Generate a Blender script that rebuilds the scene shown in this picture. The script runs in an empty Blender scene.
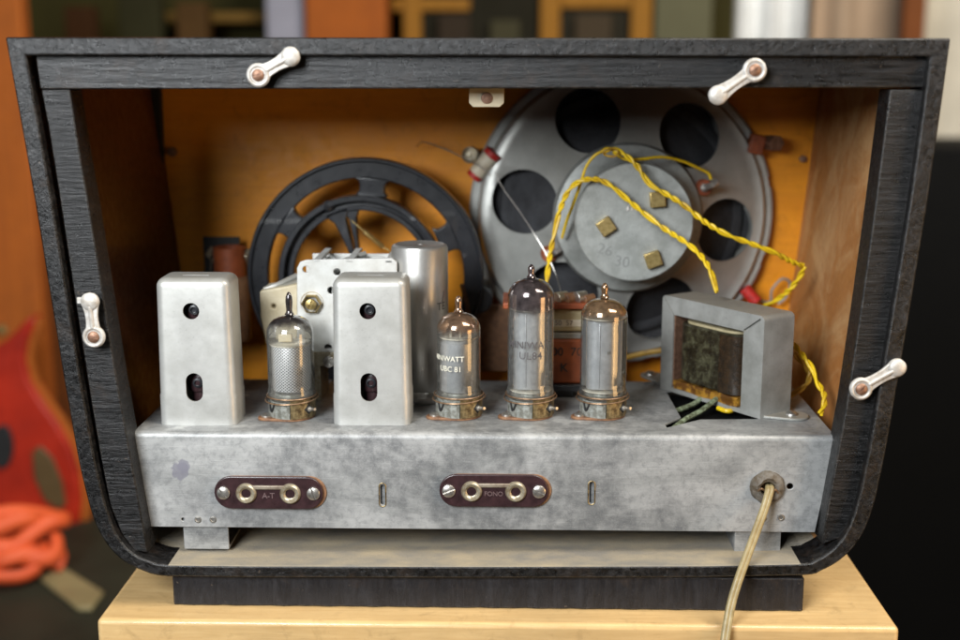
import bpy, bmesh, math, random
from mathutils import Vector, Matrix, noise
random.seed(7)
R = math.radians
PI = math.pi
col = bpy.context.scene.collection
scene = bpy.context.scene

# ------------------------------------------------------------------ camera model (all lengths in mm)
F = 1250.0
PITCH, YAW = R(11.53), R(1.37)
ROT = Matrix.Rotation(YAW, 3, 'Z') @ Matrix.Rotation(PI/2-PITCH, 3, 'X')
def ray(px, py): return ROT @ Vector((px-480, 320-py, -F))
_d = ray(480, 609)
CAM = Vector((0, -600, -_d.z*603/_d.y))
def P(px, py, Y):
    d = ray(px, py); return CAM + d*((Y-CAM.y)/d.y)
def Pz(px, py, z):
    d = ray(px, py); return CAM + d*((z-CAM.z)/d.z)
def pxmm(p):            # mm covered by one picture element at point p
    f = ROT @ Vector((0, 0, -1)); return (p-CAM).dot(f)/F

# ------------------------------------------------------------------ object helpers
def tag(o, label=None, cat=None, group=None, kind=None):
    if label: o['label'] = label
    if cat: o['category'] = cat
    if group: o['group'] = group
    if kind: o['kind'] = kind
    return o
def thing(name, label, cat, loc, group=None):
    o = bpy.data.objects.new(name, None); col.objects.link(o)
    o.empty_display_size = .01
    o.location = Vector(loc)*.001
    return tag(o, label, cat, group)
def wloc(o):
    v = Vector((0, 0, 0))
    while o is not None: v = v+o.location; o = o.parent
    return v
def obj(name, bm, m, parent=None, bevel=0, smooth=40, seg=2, org=None, subsurf=0):
    """bm is in world mm; the mesh is recentred on its own base point"""
    bmesh.ops.recalc_face_normals(bm, faces=bm.faces)
    if org is None:
        xs = [v.co.x for v in bm.verts]; ys = [v.co.y for v in bm.verts]; zs = [v.co.z for v in bm.verts]
        org = Vector(((min(xs)+max(xs))/2, (min(ys)+max(ys))/2, min(zs)))
    org = Vector(org)
    for v in bm.verts: v.co = (v.co-org)*.001
    me = bpy.data.meshes.new(name); bm.to_mesh(me); bm.free()
    ms = m if isinstance(m, (list, tuple)) else [m]
    for k in ms: me.materials.append(k)
    for p in me.polygons: p.use_smooth = True
    me.set_sharp_from_angle(angle=R(smooth))
    o = bpy.data.objects.new(name, me); col.objects.link(o)
    o.parent = parent
    o.location = org*.001 - (wloc(parent) if parent else Vector((0, 0, 0)))
    if bevel:
        b = o.modifiers.new('bevel', 'BEVEL'); b.width = bevel*.001; b.segments = seg; b.limit_method = 'ANGLE'; b.angle_limit = R(35)
        b.harden_normals = False
    if subsurf:
        s = o.modifiers.new('sub', 'SUBSURF'); s.levels = s.render_levels = subsurf
    return o
class BM:
    def __init__(s): s.b = bmesh.new()
def new(): 
    return bmesh.new()
def box(bm, c, size, M=None):
    M = (Matrix.Translation(Vector(c)) @ (M.to_4x4() if M else Matrix.Identity(4))) @ Matrix.Diagonal((size[0], size[1], size[2], 1))
    return bmesh.ops.create_cube(bm, size=1, matrix=M)['verts']
def frame(d):
    d = Vector(d).normalized()
    a = Vector((0, 0, 1)) if abs(d.z) < .9 else Vector((1, 0, 0))
    x = a.cross(d).normalized(); y = d.cross(x)
    return x, y, d
def cyl(bm, p0, p1, r0, r1=None, seg=32):
    r1 = r0 if r1 is None else r1
    p0 = Vector(p0); p1 = Vector(p1); x, y, d = frame(p1-p0)
    A = [bm.verts.new(p0+(x*math.cos(t)+y*math.sin(t))*r0) for t in [2*PI*i/seg for i in range(seg)]]
    B = [bm.verts.new(p1+(x*math.cos(t)+y*math.sin(t))*r1) for t in [2*PI*i/seg for i in range(seg)]]
    for i in range(seg): bm.faces.new((A[i], A[(i+1) % seg], B[(i+1) % seg], B[i]))
    bm.faces.new(A[::-1]); bm.faces.new(B)
def lathe(bm, prof, o=(0, 0, 0), d=(0, 0, 1), seg=48, closed=False, wob=None):
    o = Vector(o); x, y, d = frame(d); rings = []
    for r, h in prof:
        if r < 1e-4: rings.append([bm.verts.new(o+d*h)])
        else: rings.append([bm.verts.new(o+d*h+(x*math.cos(2*PI*i/seg)+y*math.sin(2*PI*i/seg))*r) for i in range(seg)])
    pr = list(zip(rings, rings[1:]))
    if closed: pr.append((rings[-1], rings[0]))
    for A, B in pr:
        for i in range(seg):
            j = (i+1) % seg
            if len(A) == 1 and len(B) == 1: continue
            if len(A) == 1: bm.faces.new((A[0], B[j], B[i]))
            elif len(B) == 1: bm.faces.new((A[i], A[j], B[0]))
            else: bm.faces.new((A[i], A[j], B[j], B[i]))
def smooth_path(pts, n=8):
    pts = [Vector(p) for p in pts]
    if len(pts) < 3: return pts
    out = []; q = [pts[0]*2-pts[1]]+pts+[pts[-1]*2-pts[-2]]
    for i in range(1, len(q)-2):
        for k in range(n):
            t = k/n; a, b, c, d = q[i-1], q[i], q[i+1], q[i+2]
            out.append(.5*((2*b)+(c-a)*t+(2*a-5*b+4*c-d)*t*t+(3*b-a-3*c+d)*t**3))
    out.append(pts[-1]); return out
def tube(bm, pts, r, seg=8, n=8, flat=1.0, smooth=True):
    p = smooth_path(pts, n) if smooth else [Vector(q) for q in pts]
    prev = None; nx = None
    for i, c in enumerate(p):
        t = (p[min(i+1, len(p)-1)]-p[max(i-1, 0)])
        if t.length < 1e-6: continue
        t.normalize()
        if nx is None: nx, ny, _ = frame(t)
        else:
            nx = (nx-t*nx.dot(t)).normalized(); ny = t.cross(nx)
        rr = r(i/len(p)) if callable(r) else r
        ring = [bm.verts.new(c+(nx*math.cos(2*PI*k/seg)*flat+ny*math.sin(2*PI*k/seg))*rr) for k in range(seg)]
        if prev:
            for k in range(seg): bm.faces.new((prev[k], prev[(k+1) % seg], ring[(k+1) % seg], ring[k]))
        else: bm.faces.new(ring[::-1])
        prev = ring
    bm.faces.new(prev)
def twist(pts, r, pitch, ph=0, n=14):
    """two strands wound round a path"""
    p = smooth_path(pts, n); L = 0; A = []; B = []; nx = None
    for i, c in enumerate(p):
        if i: L += (c-p[i-1]).length
        t = (p[min(i+1, len(p)-1)]-p[max(i-1, 0)]).normalized()
        if nx is None: nx, ny, _ = frame(t)
        else: nx = (nx-t*nx.dot(t)).normalized(); ny = t.cross(nx)
        a = 2*PI*L/pitch+ph + 1.2*math.sin(L*.09)+.7*math.sin(L*.23+1)
        o = (nx*math.cos(a)+ny*math.sin(a))*r*.98
        A.append(c+o); B.append(c-o)
    bm = new()
    tube(bm, A, r, 8, smooth=False); tube(bm, B, r, 8, smooth=False)
    return bm
def prism(bm, poly, a, b, axis='y'):
    """poly: 2-D points; extruded from a to b along the axis"""
    def v(u, w, h): return Vector((u, h, w)) if axis == 'y' else (Vector((u, w, h)) if axis == 'z' else Vector((h, u, w)))
    A = [bm.verts.new(v(u, w, a)) for u, w in poly]; B = [bm.verts.new(v(u, w, b)) for u, w in poly]
    n = len(poly)
    f1 = bm.faces.new(A); f2 = bm.faces.new(B[::-1])
    for i in range(n): bm.faces.new((A[i], B[i], B[(i+1) % n], A[(i+1) % n]))
    return A, B
def capsule(x0, z0, x1, z1, r0, r1=None, n=14):
    r1 = r0 if r1 is None else r1
    a = math.atan2(z1-z0, x1-x0); out = []
    for i in range(n+1):
        t = a+PI/2+PI*i/n; out.append((x0+r0*math.cos(t), z0+r0*math.sin(t)))
    for i in range(n+1):
        t = a-PI/2+PI*i/n; out.append((x1+r1*math.cos(t), z1+r1*math.sin(t)))
    return out
def boolean(bm, cutter, op='DIFFERENCE'):
    def mk(b):
        bmesh.ops.recalc_face_normals(b, faces=b.faces)
        me = bpy.data.meshes.new('t'); b.to_mesh(me); b.free(); o = bpy.data.objects.new('t', me); col.objects.link(o); return o
    a, c = mk(bm), mk(cutter)
    m = a.modifiers.new('b', 'BOOLEAN'); m.object = c; m.operation = op; m.solver = 'EXACT'
    dg = bpy.context.evaluated_depsgraph_get(); dg.update()
    me = bpy.data.meshes.new_from_object(a.evaluated_get(dg))
    out = new(); out.from_mesh(me)
    for o in (a, c):
        d = o.data; bpy.data.objects.remove(o); bpy.data.meshes.remove(d)
    bpy.data.meshes.remove(me)
    return out
def text_bm(s, size, M, depth=.15, wrap=None, spacing=1.0, bold=0):
    cu = bpy.data.curves.new('t', 'FONT'); cu.body = s; cu.size = size; cu.extrude = depth; cu.align_x = 'CENTER'; cu.align_y = 'CENTER'
    cu.space_character = spacing; cu.offset = bold; cu.resolution_u = 3
    o = bpy.data.objects.new('t', cu); col.objects.link(o)
    dg = bpy.context.evaluated_depsgraph_get(); dg.update()
    me = bpy.data.meshes.new_from_object(o.evaluated_get(dg))
    bm = new(); bm.from_mesh(me)
    bpy.data.objects.remove(o); bpy.data.curves.remove(cu); bpy.data.meshes.remove(me)
    if wrap:   # wrap=(centre, radius, angle) writes round a vertical cylinder; text plane XY -> surface
        c, r, a0 = wrap
        bmesh.ops.subdivide_edges(bm, edges=bm.edges, cuts=1)
        for v in bm.verts:
            a = a0+v.co.x/r; rr = r+v.co.z
            v.co = Vector((c[0]+rr*math.cos(a), c[1]+rr*math.sin(a), c[2]+v.co.y))
    else: bm.transform(M)
    return bm
def merge(a, b):
    me = bpy.data.meshes.new('t'); b.to_mesh(me); b.free(); a.from_mesh(me); bpy.data.meshes.remove(me); return a
FACE = Matrix.Rotation(PI/2, 4, 'X')     # text plane turned to face the camera side (-y)
def dup(root, delta, label):
    r = root.copy(); col.objects.link(r); r.location = root.location+Vector(delta)*.001; r['label'] = label
    for ch in list(root.children):
        c = ch.copy(); col.objects.link(c); c.parent = r
        for g in ch.children:
            d = g.copy(); col.objects.link(d); d.parent = c
    return r

# ------------------------------------------------------------------ materials
class NT:
    def __init__(s, name):
        s.m = bpy.data.materials.new(name); s.m.use_nodes = True; s.t = s.m.node_tree; s.t.nodes.clear()
        s.out = s.t.nodes.new('ShaderNodeOutputMaterial')
    def n(s, typ, **k):
        x = s.t.nodes.new('ShaderNode'+typ)
        for a, b in k.items():
            if hasattr(x, a) and a not in x.inputs: setattr(x, a, b)
        return x
    def l(s, a, b): s.t.links.new(a, b)
    def coord(s, sc=(1, 1, 1), rot=(0, 0, 0), loc=(0, 0, 0)):
        tc = s.n('TexCoord'); mp = s.n('Mapping'); s.l(tc.outputs['Object'], mp.inputs['Vector'])
        mp.inputs['Scale'].default_value = [1000*v for v in sc]; mp.inputs['Rotation'].default_value = rot; mp.inputs['Location'].default_value = loc
        return mp.outputs[0]
    def noise(s, vec, scale, detail=4, rough=.55, dist=0):
        x = s.n('TexNoise'); x.inputs['Scale'].default_value = scale; x.inputs['Detail'].default_value = detail
        x.inputs['Roughness'].default_value = rough; x.inputs['Distortion'].default_value = dist
        s.l(vec, x.inputs['Vector']); return x.outputs['Fac']
    def ramp(s, fac, stops, interp='LINEAR'):
        x = s.n('ValToRGB'); x.color_ramp.interpolation = interp; e = x.color_ramp.elements
        while len(e) < len(stops): e.new(.5)
        for el, (p, c) in zip(e, stops):
            el.position = p; el.color = (c, c, c, 1) if isinstance(c, (int, float)) else (*c, 1)
        s.l(fac, x.inputs[0]); return x.outputs[0]
    def mix(s, fac, a, b, mode='MIX'):
        x = s.n('MixRGB'); x.blend_type = mode
        for i, v in enumerate((fac, a, b)):
            if isinstance(v, (int, float)): x.inputs[i].default_value = v if i == 0 else (v, v, v, 1)
            elif isinstance(v, tuple): x.inputs[i].default_value = (*v, 1)
            else: s.l(v, x.inputs[i])
        return x.outputs[0]
    def math(s, op, a, b=0):
        x = s.n('Math'); x.operation = op
        for i, v in enumerate((a, b)):
            if isinstance(v, (int, float)): x.inputs[i].default_value = v
            else: s.l(v, x.inputs[i])
        return x.outputs[0]
    def bump(s, h, strength=.3, dist=.3, prev=None):
        x = s.n('Bump'); x.inputs['Strength'].default_value = strength; x.inputs['Distance'].default_value = dist*.001
        s.l(h, x.inputs['Height'])
        if prev: s.l(prev, x.inputs['Normal'])
        return x.outputs[0]
    def bsdf(s, color, rough=.5, metal=0, normal=None, spec=.5, coat=0, trans=0):
        x = s.n('BsdfPrincipled')
        for nm, v in (('Base Color', color), ('Roughness', rough), ('Metallic', metal), ('Specular IOR Level', spec), ('Coat Weight', coat), ('Transmission Weight', trans)):
            if isinstance(v, (int, float)): x.inputs[nm].default_value = v if nm != 'Base Color' else (v, v, v, 1)
            elif isinstance(v, tuple): x.inputs[nm].default_value = (*v, 1)
            else: s.l(v, x.inputs[nm])
        if normal: s.l(normal, x.inputs['Normal'])
        s.l(x.outputs[0], s.out.inputs[0]); return x
def pm(name, c1, c2=None, sc=.08, rough=.5, rvar=.1, metal=0, bump=.15, bs=1.2, bd=.2, st=(1, 1, 1), spec=.5, coat=0, dust=0, dustc=(.35, .32, .27), lo=.35, hi=.65, speck=0, dent=0):
    t = NT(name); v = t.coord(st)
    c2 = c2 or tuple(x*.75 for x in c1)
    f = t.noise(v, sc, 6, .62); c = t.ramp(f, [(lo, c1), (hi, c2)])
    if speck:
        s = t.ramp(t.noise(v, .9, 3, .7), [(.60, 0), (.72, 1)]); c = t.mix(t.math('MULTIPLY', s, speck), c, tuple(x*.35 for x in c1))
    if dust:
        g = t.n('NewGeometry'); sp = t.n('SeparateXYZ'); t.l(g.outputs['Normal'], sp.inputs[0])
        d = t.math('MULTIPLY', t.math('MAXIMUM', sp.outputs[2], 0), t.ramp(t.noise(v, .25, 5, .6), [(.3, .4), (.7, 1)]))
        c = t.mix(t.math('MULTIPLY', d, dust), c, dustc)
    fb = t.noise(v, bs, 6, .65)
    r = t.math('ADD', t.math('MULTIPLY', t.noise(v, sc*3, 5, .6), rvar*2), rough-rvar)
    nb = t.bump(fb, bump, bd)
    if dent: nb = t.bump(t.noise(v, .06, 3, .5), 1, dent, nb)
    t.bsdf(c, r, metal, nb, spec, coat)
    return t.m
def coarse_(t, grain): return t.coord(tuple(g*1.0 if g > .3 else g*.8 for g in grain))
def rough_paint(name, grain, gs=1.0, c1=(.002, .002, .002), c2=(.027, .026, .0265), rough=.33, bstr=.8):
    """dark stain brushed over sawn wood; grain stretches along an axis"""
    t = NT(name); v = t.coord(grain); w = t.coord((1, 1, 1))
    g1 = t.noise(v, .5*gs, 8, .72, .6); g2 = t.noise(w, .35, 6, .65)
    c = t.ramp(g1, [(.40, c1), (.66, c2)])
    c = t.mix(t.ramp(t.noise(v, .12*gs, 4, .6, .5), [(.35, 0), (.6, .7)]), c, c1)
    sp = t.ramp(t.noise(w, 1.4, 3, .8), [(.66, 0), (.74, 1)])
    c = t.mix(t.math('MULTIPLY', sp, .55), c, (.16, .15, .14))
    worn = t.ramp(t.noise(w, .06, 6, .7), [(.55, 0), (.75, 1)])
    c = t.mix(t.math('MULTIPLY', worn, .4), c, (.045, .028, .018))
    big = t.noise(w, .03, 4, .6)
    r = t.math('ADD', t.ramp(g2, [(.3, rough-.10), (.7, rough+.12)]), t.math('MULTIPLY', t.math('SUBTRACT', big, .5), .35))
    b = t.bump(t.noise(coarse_(t, grain), .22*gs, 3, .5, .4), bstr*.45, .7); b = t.bump(g1, bstr, .5, b); b = t.bump(t.noise(w, 1.1, 5, .7), .45, .3, b)
    chip = t.ramp(t.noise(w, .33, 3, .75, .8), [(.69, 0), (.72, 1)])
    c = t.mix(t.math('MULTIPLY', chip, .7), c, (.13, .10, .075))
    be = t.n('Bevel'); be.inputs['Radius'].default_value = .0011; ge = t.n('NewGeometry'); dp = t.n('VectorMath'); dp.operation = 'DOT_PRODUCT'
    t.l(be.outputs[0], dp.inputs[0]); t.l(ge.outputs['Normal'], dp.inputs[1]); ed = t.math('SUBTRACT', 1, dp.outputs['Value'])
    wear = t.math('MULTIPLY', t.ramp(ed, [(.015, 0), (.14, 1)]), t.ramp(t.noise(w, .28, 6, .75), [(.44, 0), (.60, .85)]))
    c = t.mix(wear, c, (.17, .145, .12))
    t.bsdf(c, r, 0, b, .38)
    return t.m
M = {}
M['paint_x'] = rough_paint('black_paint_long', (.09, 1, 1.0))
M['paint_z'] = rough_paint('black_paint_sawn', (.12, 1, 1.3), 1.1, bstr=1.0)
M['paint_r'] = rough_paint('black_paint_rim', (.5, .5, .5), 1.3, bstr=1.0)
M['crepe'] = rough_paint('crinkled_black_paper', (1.0, 1, .18), .55, c1=(.008, .008, .010), c2=(.024, .024, .028), rough=.45, bstr=1.0)
def wood(name, a, b, grain=(.04, .5, .5), rough=.45, coat=.15, stain=None, sc=.6):
    t = NT(name); v = t.coord(grain); w = t.coord()
    g = t.noise(v, sc, 8, .65, 1.2); c = t.ramp(g, [(.3, a), (.7, b)])
    big = t.noise(w, .02, 5, .6); c = t.mix(t.ramp(big, [(.35, 0), (.7, .5)]), c, tuple(x*.6 for x in a)); sm = t.noise(w, .09, 7, .75, .6); c = t.mix(t.ramp(sm, [(.54, 0), (.68, .35)]), c, tuple(x*.5 for x in b)); fine = t.noise(w, 1.5, 3, .8); c = t.mix(t.ramp(fine, [(.68, 0), (.73, .5)]), c, tuple(x*.35 for x in b))
    pores = t.ramp(t.noise(t.coord(tuple(x*(3 if x < .3 else 6) for x in grain)), .5, 3, .7), [(.62, 0), (.7, 1)])
    c = t.mix(t.math('MULTIPLY', pores, .3), c, tuple(x*.45 for x in b))
    if stain:
        s = t.noise(t.coord((1, .6, .5)), .03, 7, .65, 1.2)
        c = t.mix(t.ramp(s, [(.44, 0), (.60, .65)]), c, stain)
        s2 = t.ramp(t.noise(w, .5, 5, .8), [(.64, 0), (.72, 1)]); c = t.mix(t.math('MULTIPLY', s2, .5), c, (.5, .36, .2))
    t.bsdf(c, t.ramp(t.noise(w, .2, 5), [(.3, rough-.1), (.7, rough+.12)]), 0, t.bump(g, .2, .25), .4, coat)
    return t.m
M['baffle'] = wood('orange_plywood', (.88, .335, .012), (.74, .25, .009), (.03, 1, .35), .5, .04)
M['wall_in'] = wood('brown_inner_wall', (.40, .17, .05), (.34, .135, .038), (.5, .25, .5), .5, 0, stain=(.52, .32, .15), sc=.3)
M['wall_in_l'] = wood('shaded_inner_wall', (.10, .028, .008), (.06, .016, .005), (1, .035, .4), .4, .1)  # left wall wood coloured darker, its shade put into the colour
M['beech'] = wood('beech_block', (.60, .41, .19), (.46, .29, .12), (.03, .45, .45), .4, .2)
# mottled zinc
def zinc(name, base=1.0, stain_at=None, metal=.35):
    t = NT(name); v = t.coord(); s = t.coord((.35, 1, 1))
    n1 = t.noise(s, .035, 8, .68, .8); n2 = t.noise(v, .25, 8, .75, .3); n3 = t.noise(v, 1.6, 4, .7)
    c = t.ramp(n1, [(.30, (.26*base, .265*base, .265*base)), (.44, (.44*base, .445*base, .435*base)), (.58, (.56*base, .56*base, .55*base)), (.74, (.38*base, .39*base, .39*base))])
    c = t.mix(t.ramp(n2, [(.36, .5), (.52, 0)]), c, (.20*base, .205*base, .208*base))
    c = t.mix(t.math('MULTIPLY', t.ramp(t.noise(v, .013, 4, .6, .4), [(.47, 1), (.57, 0)]), t.ramp(t.noise(v, .12, 6, .7), [(.3, 1), (.62, .2)])), c, (.16*base, .165*base, .17*base))
    c = t.mix(t.ramp(n3, [(.55, 0), (.68, .5)]), c, (.66*base, .66*base, .64*base))
    # long fine scratches
    sc = t.noise(t.coord((.06, .06, 2.2), (0, .25, 0)), .8, 3, .6); c = t.mix(t.ramp(sc, [(.60, 0), (.68, .4)]), c, (.13, .135, .14))
    for rt, th_ in ((.5, .66), (-.9, .68), (1.3, .67)):
        sc = t.noise(t.coord((.05, .05, 3.5), (0, rt, 0)), 1.0, 2, .5); c = t.mix(t.ramp(sc, [(th_, 0), (th_+.05, .35)]), c, (.60, .60, .58))
    if stain_at:
        for (p, rad, cc) in stain_at:
            tc = t.n('TexCoord'); vm = t.n('VectorMath'); vm.operation = 'SUBTRACT'; t.l(tc.outputs['Object'], vm.inputs[0]); vm.inputs[1].default_value = [x*.001 for x in p]
            ln = t.n('VectorMath'); ln.operation = 'LENGTH'; t.l(vm.outputs[0], ln.inputs[0])
            d = t.math('ADD', t.math('DIVIDE', ln.outputs['Value'], rad*.001), t.math('MULTIPLY', t.math('SUBTRACT', t.noise(v, .25, 5, .6), .5), 1.6))
            c = t.mix(t.ramp(d, [(.82, .75), (1.0, 0)]), c, cc)
    rr = t.ramp(n1, [(.3, .42), (.7, .62)])
    b = t.bump(n2, .12, .3); b = t.bump(n3, .15, .1, b)
    t.bsdf(c, rr, metal, b, .5)
    return t.m
M['zinc'] = zinc('dusty_zinc', .66)
M['alu'] = pm('brushed_aluminium', (.50, .50, .48), (.37, .37, .345), .06, .42, .09, .45, .16, .5, .12, speck=.3, dust=.5, dustc=(.40, .37, .30), dent=.18, lo=.3, hi=.75)
M['alu_can'] = pm('aluminium_cylinder', (.66, .65, .62), (.50, .48, .44), .10, .36, .07, .75, .12, .8, .1, st=(1, 1, .4), speck=.3, dent=.2)
M['white_metal'] = pm('white_painted_metal', (.66, .66, .63), (.52, .51, .47), .08, .4, .1, .1, .12, 1, .1, speck=.4)
M['cream'] = pm('cream_plastic', (.62, .54, .38), (.50, .42, .27), .1, .45, speck=.3)
M['steel'] = pm('grey_painted_steel', (.36, .36, .34), (.23, .23, .21), .05, .42, .08, .25, .1, 1.6, .08, dust=.8, dustc=(.42, .37, .29), speck=.4)
M['basket'] = pm('silver_grey_basket', (.50, .505, .475), (.36, .365, .34), .03, .40, .1, .45, .2, .5, .15, speck=.4, dust=.5, dustc=(.4, .36, .27))
M['magnet'] = pm('cast_grey_magnet', (.36, .37, .35), (.26, .27, .25), .12, .45, .1, .35, .6, .9, .3, speck=.45)
M['cone'] = pm('black_paper_cone', (.035, .036, .040), (.018, .018, .020), .08, .75, .1, 0, 1, .35, .8, speck=.3)
M['black'] = pm('black_void', (.01, .01, .011), (.006, .006, .006), .1, .7)
M['slate'] = pm('slate_black_plastic', (.020, .021, .025), (.012, .013, .015), .06, .30, .1, 0, .15, .8, .2, coat=.35, dust=.2, dustc=(.2, .2, .2), speck=.2)
M['brass'] = pm('brass', (.62, .47, .20), (.40, .28, .10), .4, .38, .1, .85, .2, 1.5, .1)
M['brass_dirty'] = pm('tarnished_brass', (.34, .26, .13), (.10, .07, .035), .35, .42, .1, .75, .5, 1.0, .3, lo=.4, hi=.6)
M['copper'] = pm('copper_brown_wire', (.30, .19, .11), (.17, .10, .055), .5, .4, .1, .6)
M['screw'] = pm('nickel_screw', (.62, .60, .56), (.40, .37, .33), .5, .35, .1, .9, .2, 2)
M['rust'] = pm('rusty_screw', (.30, .17, .11), (.16, .08, .05), .5, .5, .1, .5, .3, 2)
M['latch'] = pm('chalky_white_metal', (.58, .56, .53), (.38, .34, .29), .25, .44, .1, .25, .5, .8, .2)
M['bakelite'] = pm('brown_bakelite', (.040, .019, .021), (.024, .012, .013), .3, .3, .1, 0, .25, 1.2, .12, speck=.3)
M['eyelet'] = pm('grey_brass_eyelet', (.50, .46, .36), (.32, .25, .15), .4, .4, .1, .7, .3, 1)
M['fibre'] = pm('brown_fibre_board', (.24, .12, .055), (.13, .06, .03), .3, .55, .1, 0, .3, 1.2)
M['yellow'] = pm('yellow_insulation', (.74, .50, .010), (.36, .19, .012), .05, .45, .1, 0, .3, 1, speck=.4, lo=.48, hi=.72)
M['yellow_old'] = pm('dirty_yellow_insulation', (.50, .30, .03), (.32, .17, .02), .2, .5, .1, 0, .2, 1, speck=.35)
M['cord'] = pm('aged_olive_cord', (.31, .25, .13), (.20, .15, .065), .15, .45, .08, 0, .2, .8, speck=.4, coat=.05)
M['rubber'] = pm('cracked_rubber', (.15, .135, .115), (.06, .04, .02), .25, .55, .1, 0, 1, .6, .5, speck=.4)
M['red'] = pm('red_sleeve', (.55, .02, .015), (.35, .02, .015), .3, .5)
M['ceramic'] = pm('cream_ceramic', (.72, .66, .52), (.6, .5, .36), .3, .4)
M['terra'] = pm('terracotta_former', (.32, .075, .022), (.20, .045, .014), .2, .5, .1, 0, .2, 1, speck=.4)
M['orange_label'] = pm('orange_paper_label', (.26, .062, .012), (.18, .04, .009), .1, .6, .1, 0, .2, 1, speck=.3)
M['beige_label'] = pm('beige_paper_band', (.42, .36, .22), (.30, .25, .14), .12, .6, speck=.3)
M['ink'] = pm('black_ink', (.02, .018, .016), None, .2, .6)
M['greyink'] = pm('grey_ink', (.09, .08, .08), None, .2, .6)
M['whiteink'] = pm('cream_ink', (.78, .74, .60), None, .2, .6)
M['anode'] = pm('grey_anode', (.60, .61, .63), (.46, .47, .49), .15, .36, .08, .6, .1, 1.5)
M['anode_dark'] = pm('carbon_anode', (.10, .10, .105), (.07, .07, .07), .1, .5, .1, .3)
M['mica'] = pm('mica_spacer', (.66, .62, .52), (.5, .45, .35), .2, .3, .1, 0, .1, 1)
M['felt'] = pm('dusty_felt', (.31, .26, .18), (.19, .175, .15), .06, .9, .05, 0, .9, 1.5, .5, st=(.6, 1, 1), spec=.15, speck=.3)
M['coilwrap'] = None
t = NT('wax_paper_coil'); v = t.coord()
n1 = t.noise(v, .16, 8, .75, .5); c = t.ramp(n1, [(.36, (.008, .006, .003)), (.50, (.022, .018, .009)), (.64, (.075, .072, .04)), (.76, (.02, .016, .008))])
c = t.mix(t.ramp(t.noise(v, 1.1, 4, .8), [(.58, 0), (.7, .4)]), c, (.3, .3, .24))
t.bsdf(c, .30, 0, t.bump(n1, .8, .6), .5, .3); M['coilwrap'] = t.m
M['waxdark'] = pm('black_varnish', (.012, .009, .006), (.035, .02, .01), .3, .25, .1, 0, .5, .8, .4, coat=.3)
M['waxpaper'] = pm('amber_wax_paper', (.34, .17, .022), (.10, .04, .008), .18, .35, .1, 0, .6, .6, .5, coat=.3, lo=.42, hi=.55)
# woven/perforated anode sheet
t = NT('perforated_anode'); v = t.coord((1, 1, 1)); tc = t.n('TexCoord'); sp = t.n('SeparateXYZ'); t.l(tc.outputs['Object'], sp.inputs[0])
ang = t.math('MULTIPLY', t.math('ARCTAN2', sp.outputs[1], sp.outputs[0]), 8.2); zz = t.math('MULTIPLY', sp.outputs[2], 1000)
u = t.math('SINE', t.math('MULTIPLY', t.math('ADD', ang, zz), 2.0)); w2 = t.math('SINE', t.math('MULTIPLY', t.math('SUBTRACT', ang, zz), 2.0))
f = t.math('MINIMUM', t.math('ABSOLUTE', u), t.math('ABSOLUTE', w2)); cc = t.ramp(f, [(.34, (.82, .82, .83)), (.60, (.08, .08, .085))])
t.bsdf(cc, .45, .25, t.bump(f, .15, .1)); M['mesh_anode'] = t.m
# tube glass: thin-walled, so transparent plus fresnel reflection; getter film deposited inside the dome
def glass(name, z0, z1, film=(.10, .07, .055), dust=.10, smoke=0):
    t = NT(name); v = t.coord()
    tr = t.n('BsdfTransparent'); tr.inputs[0].default_value = (.93, .93, .91, 1)
    gl = t.n('BsdfGlossy'); gl.inputs['Roughness'].default_value = .05; gl.inputs[0].default_value = (1, 1, 1, 1)
    fr = t.n('Fresnel'); fr.inputs[0].default_value = 1.52
    f2 = t.math('MINIMUM', t.math('ADD', t.math('MULTIPLY', fr.outputs[0], 1.7), .012), 1)
    m1 = t.n('MixShader'); t.l(f2, m1.inputs[0]); t.l(tr.outputs[0], m1.inputs[1]); t.l(gl.outputs[0], m1.inputs[2])
    df = t.n('BsdfDiffuse'); df.inputs[0].default_value = (.55, .54, .50, 1)
    m2 = t.n('MixShader'); dn = t.ramp(t.noise(v, .5, 7, .75), [(.35, dust*.35), (.75, dust*2.0)]); t.l(dn, m2.inputs[0]); t.l(m1.outputs[0], m2.inputs[1]); t.l(df.outputs[0], m2.inputs[2])
    # film
    tc = t.n('TexCoord'); sp = t.n('SeparateXYZ'); t.l(tc.outputs['Object'], sp.inputs[0]); z = t.math('MULTIPLY', sp.outputs[2], 1000)
    zn = t.math('ADD', z, t.math('MULTIPLY', t.math('SUBTRACT', t.noise(v, .22, 6, .6), .5), (z1-z0)*1.1))
    k = t.n('MapRange'); k.inputs['From Min'].default_value = z0; k.inputs['From Max'].default_value = z1; k.interpolation_type = 'SMOOTHSTEP'; t.l(zn, k.inputs[0])
    fb = t.n('BsdfPrincipled'); fb.inputs['Metallic'].default_value = .75; fb.inputs['Roughness'].default_value = .16
    fc = t.ramp(t.noise(v, .18, 5, .6), [(.35, film), (.65, tuple(min(1, x*3.2) for x in film))]); t.l(fc, fb.inputs['Base Color']); fb.inputs['Coat Weight'].default_value = 1
    m3 = t.n('MixShader'); t.l(t.math('MULTIPLY', k.outputs[0], .96), m3.inputs[0]); t.l(m2.outputs[0], m3.inputs[1]); t.l(fb.outputs[0], m3.inputs[2])
    t.l(m3.outputs[0], t.out.inputs[0]); return t.m
t = NT('milky_socket_shell'); v = t.coord()
t.bsdf(t.ramp(t.noise(v, .3, 6, .7), [(.38, (.34, .35, .32)), (.62, (.13, .125, .10))]), .4, .35, t.bump(t.noise(v, .5, 4), .3, .3)); M['socket'] = t.m

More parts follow.
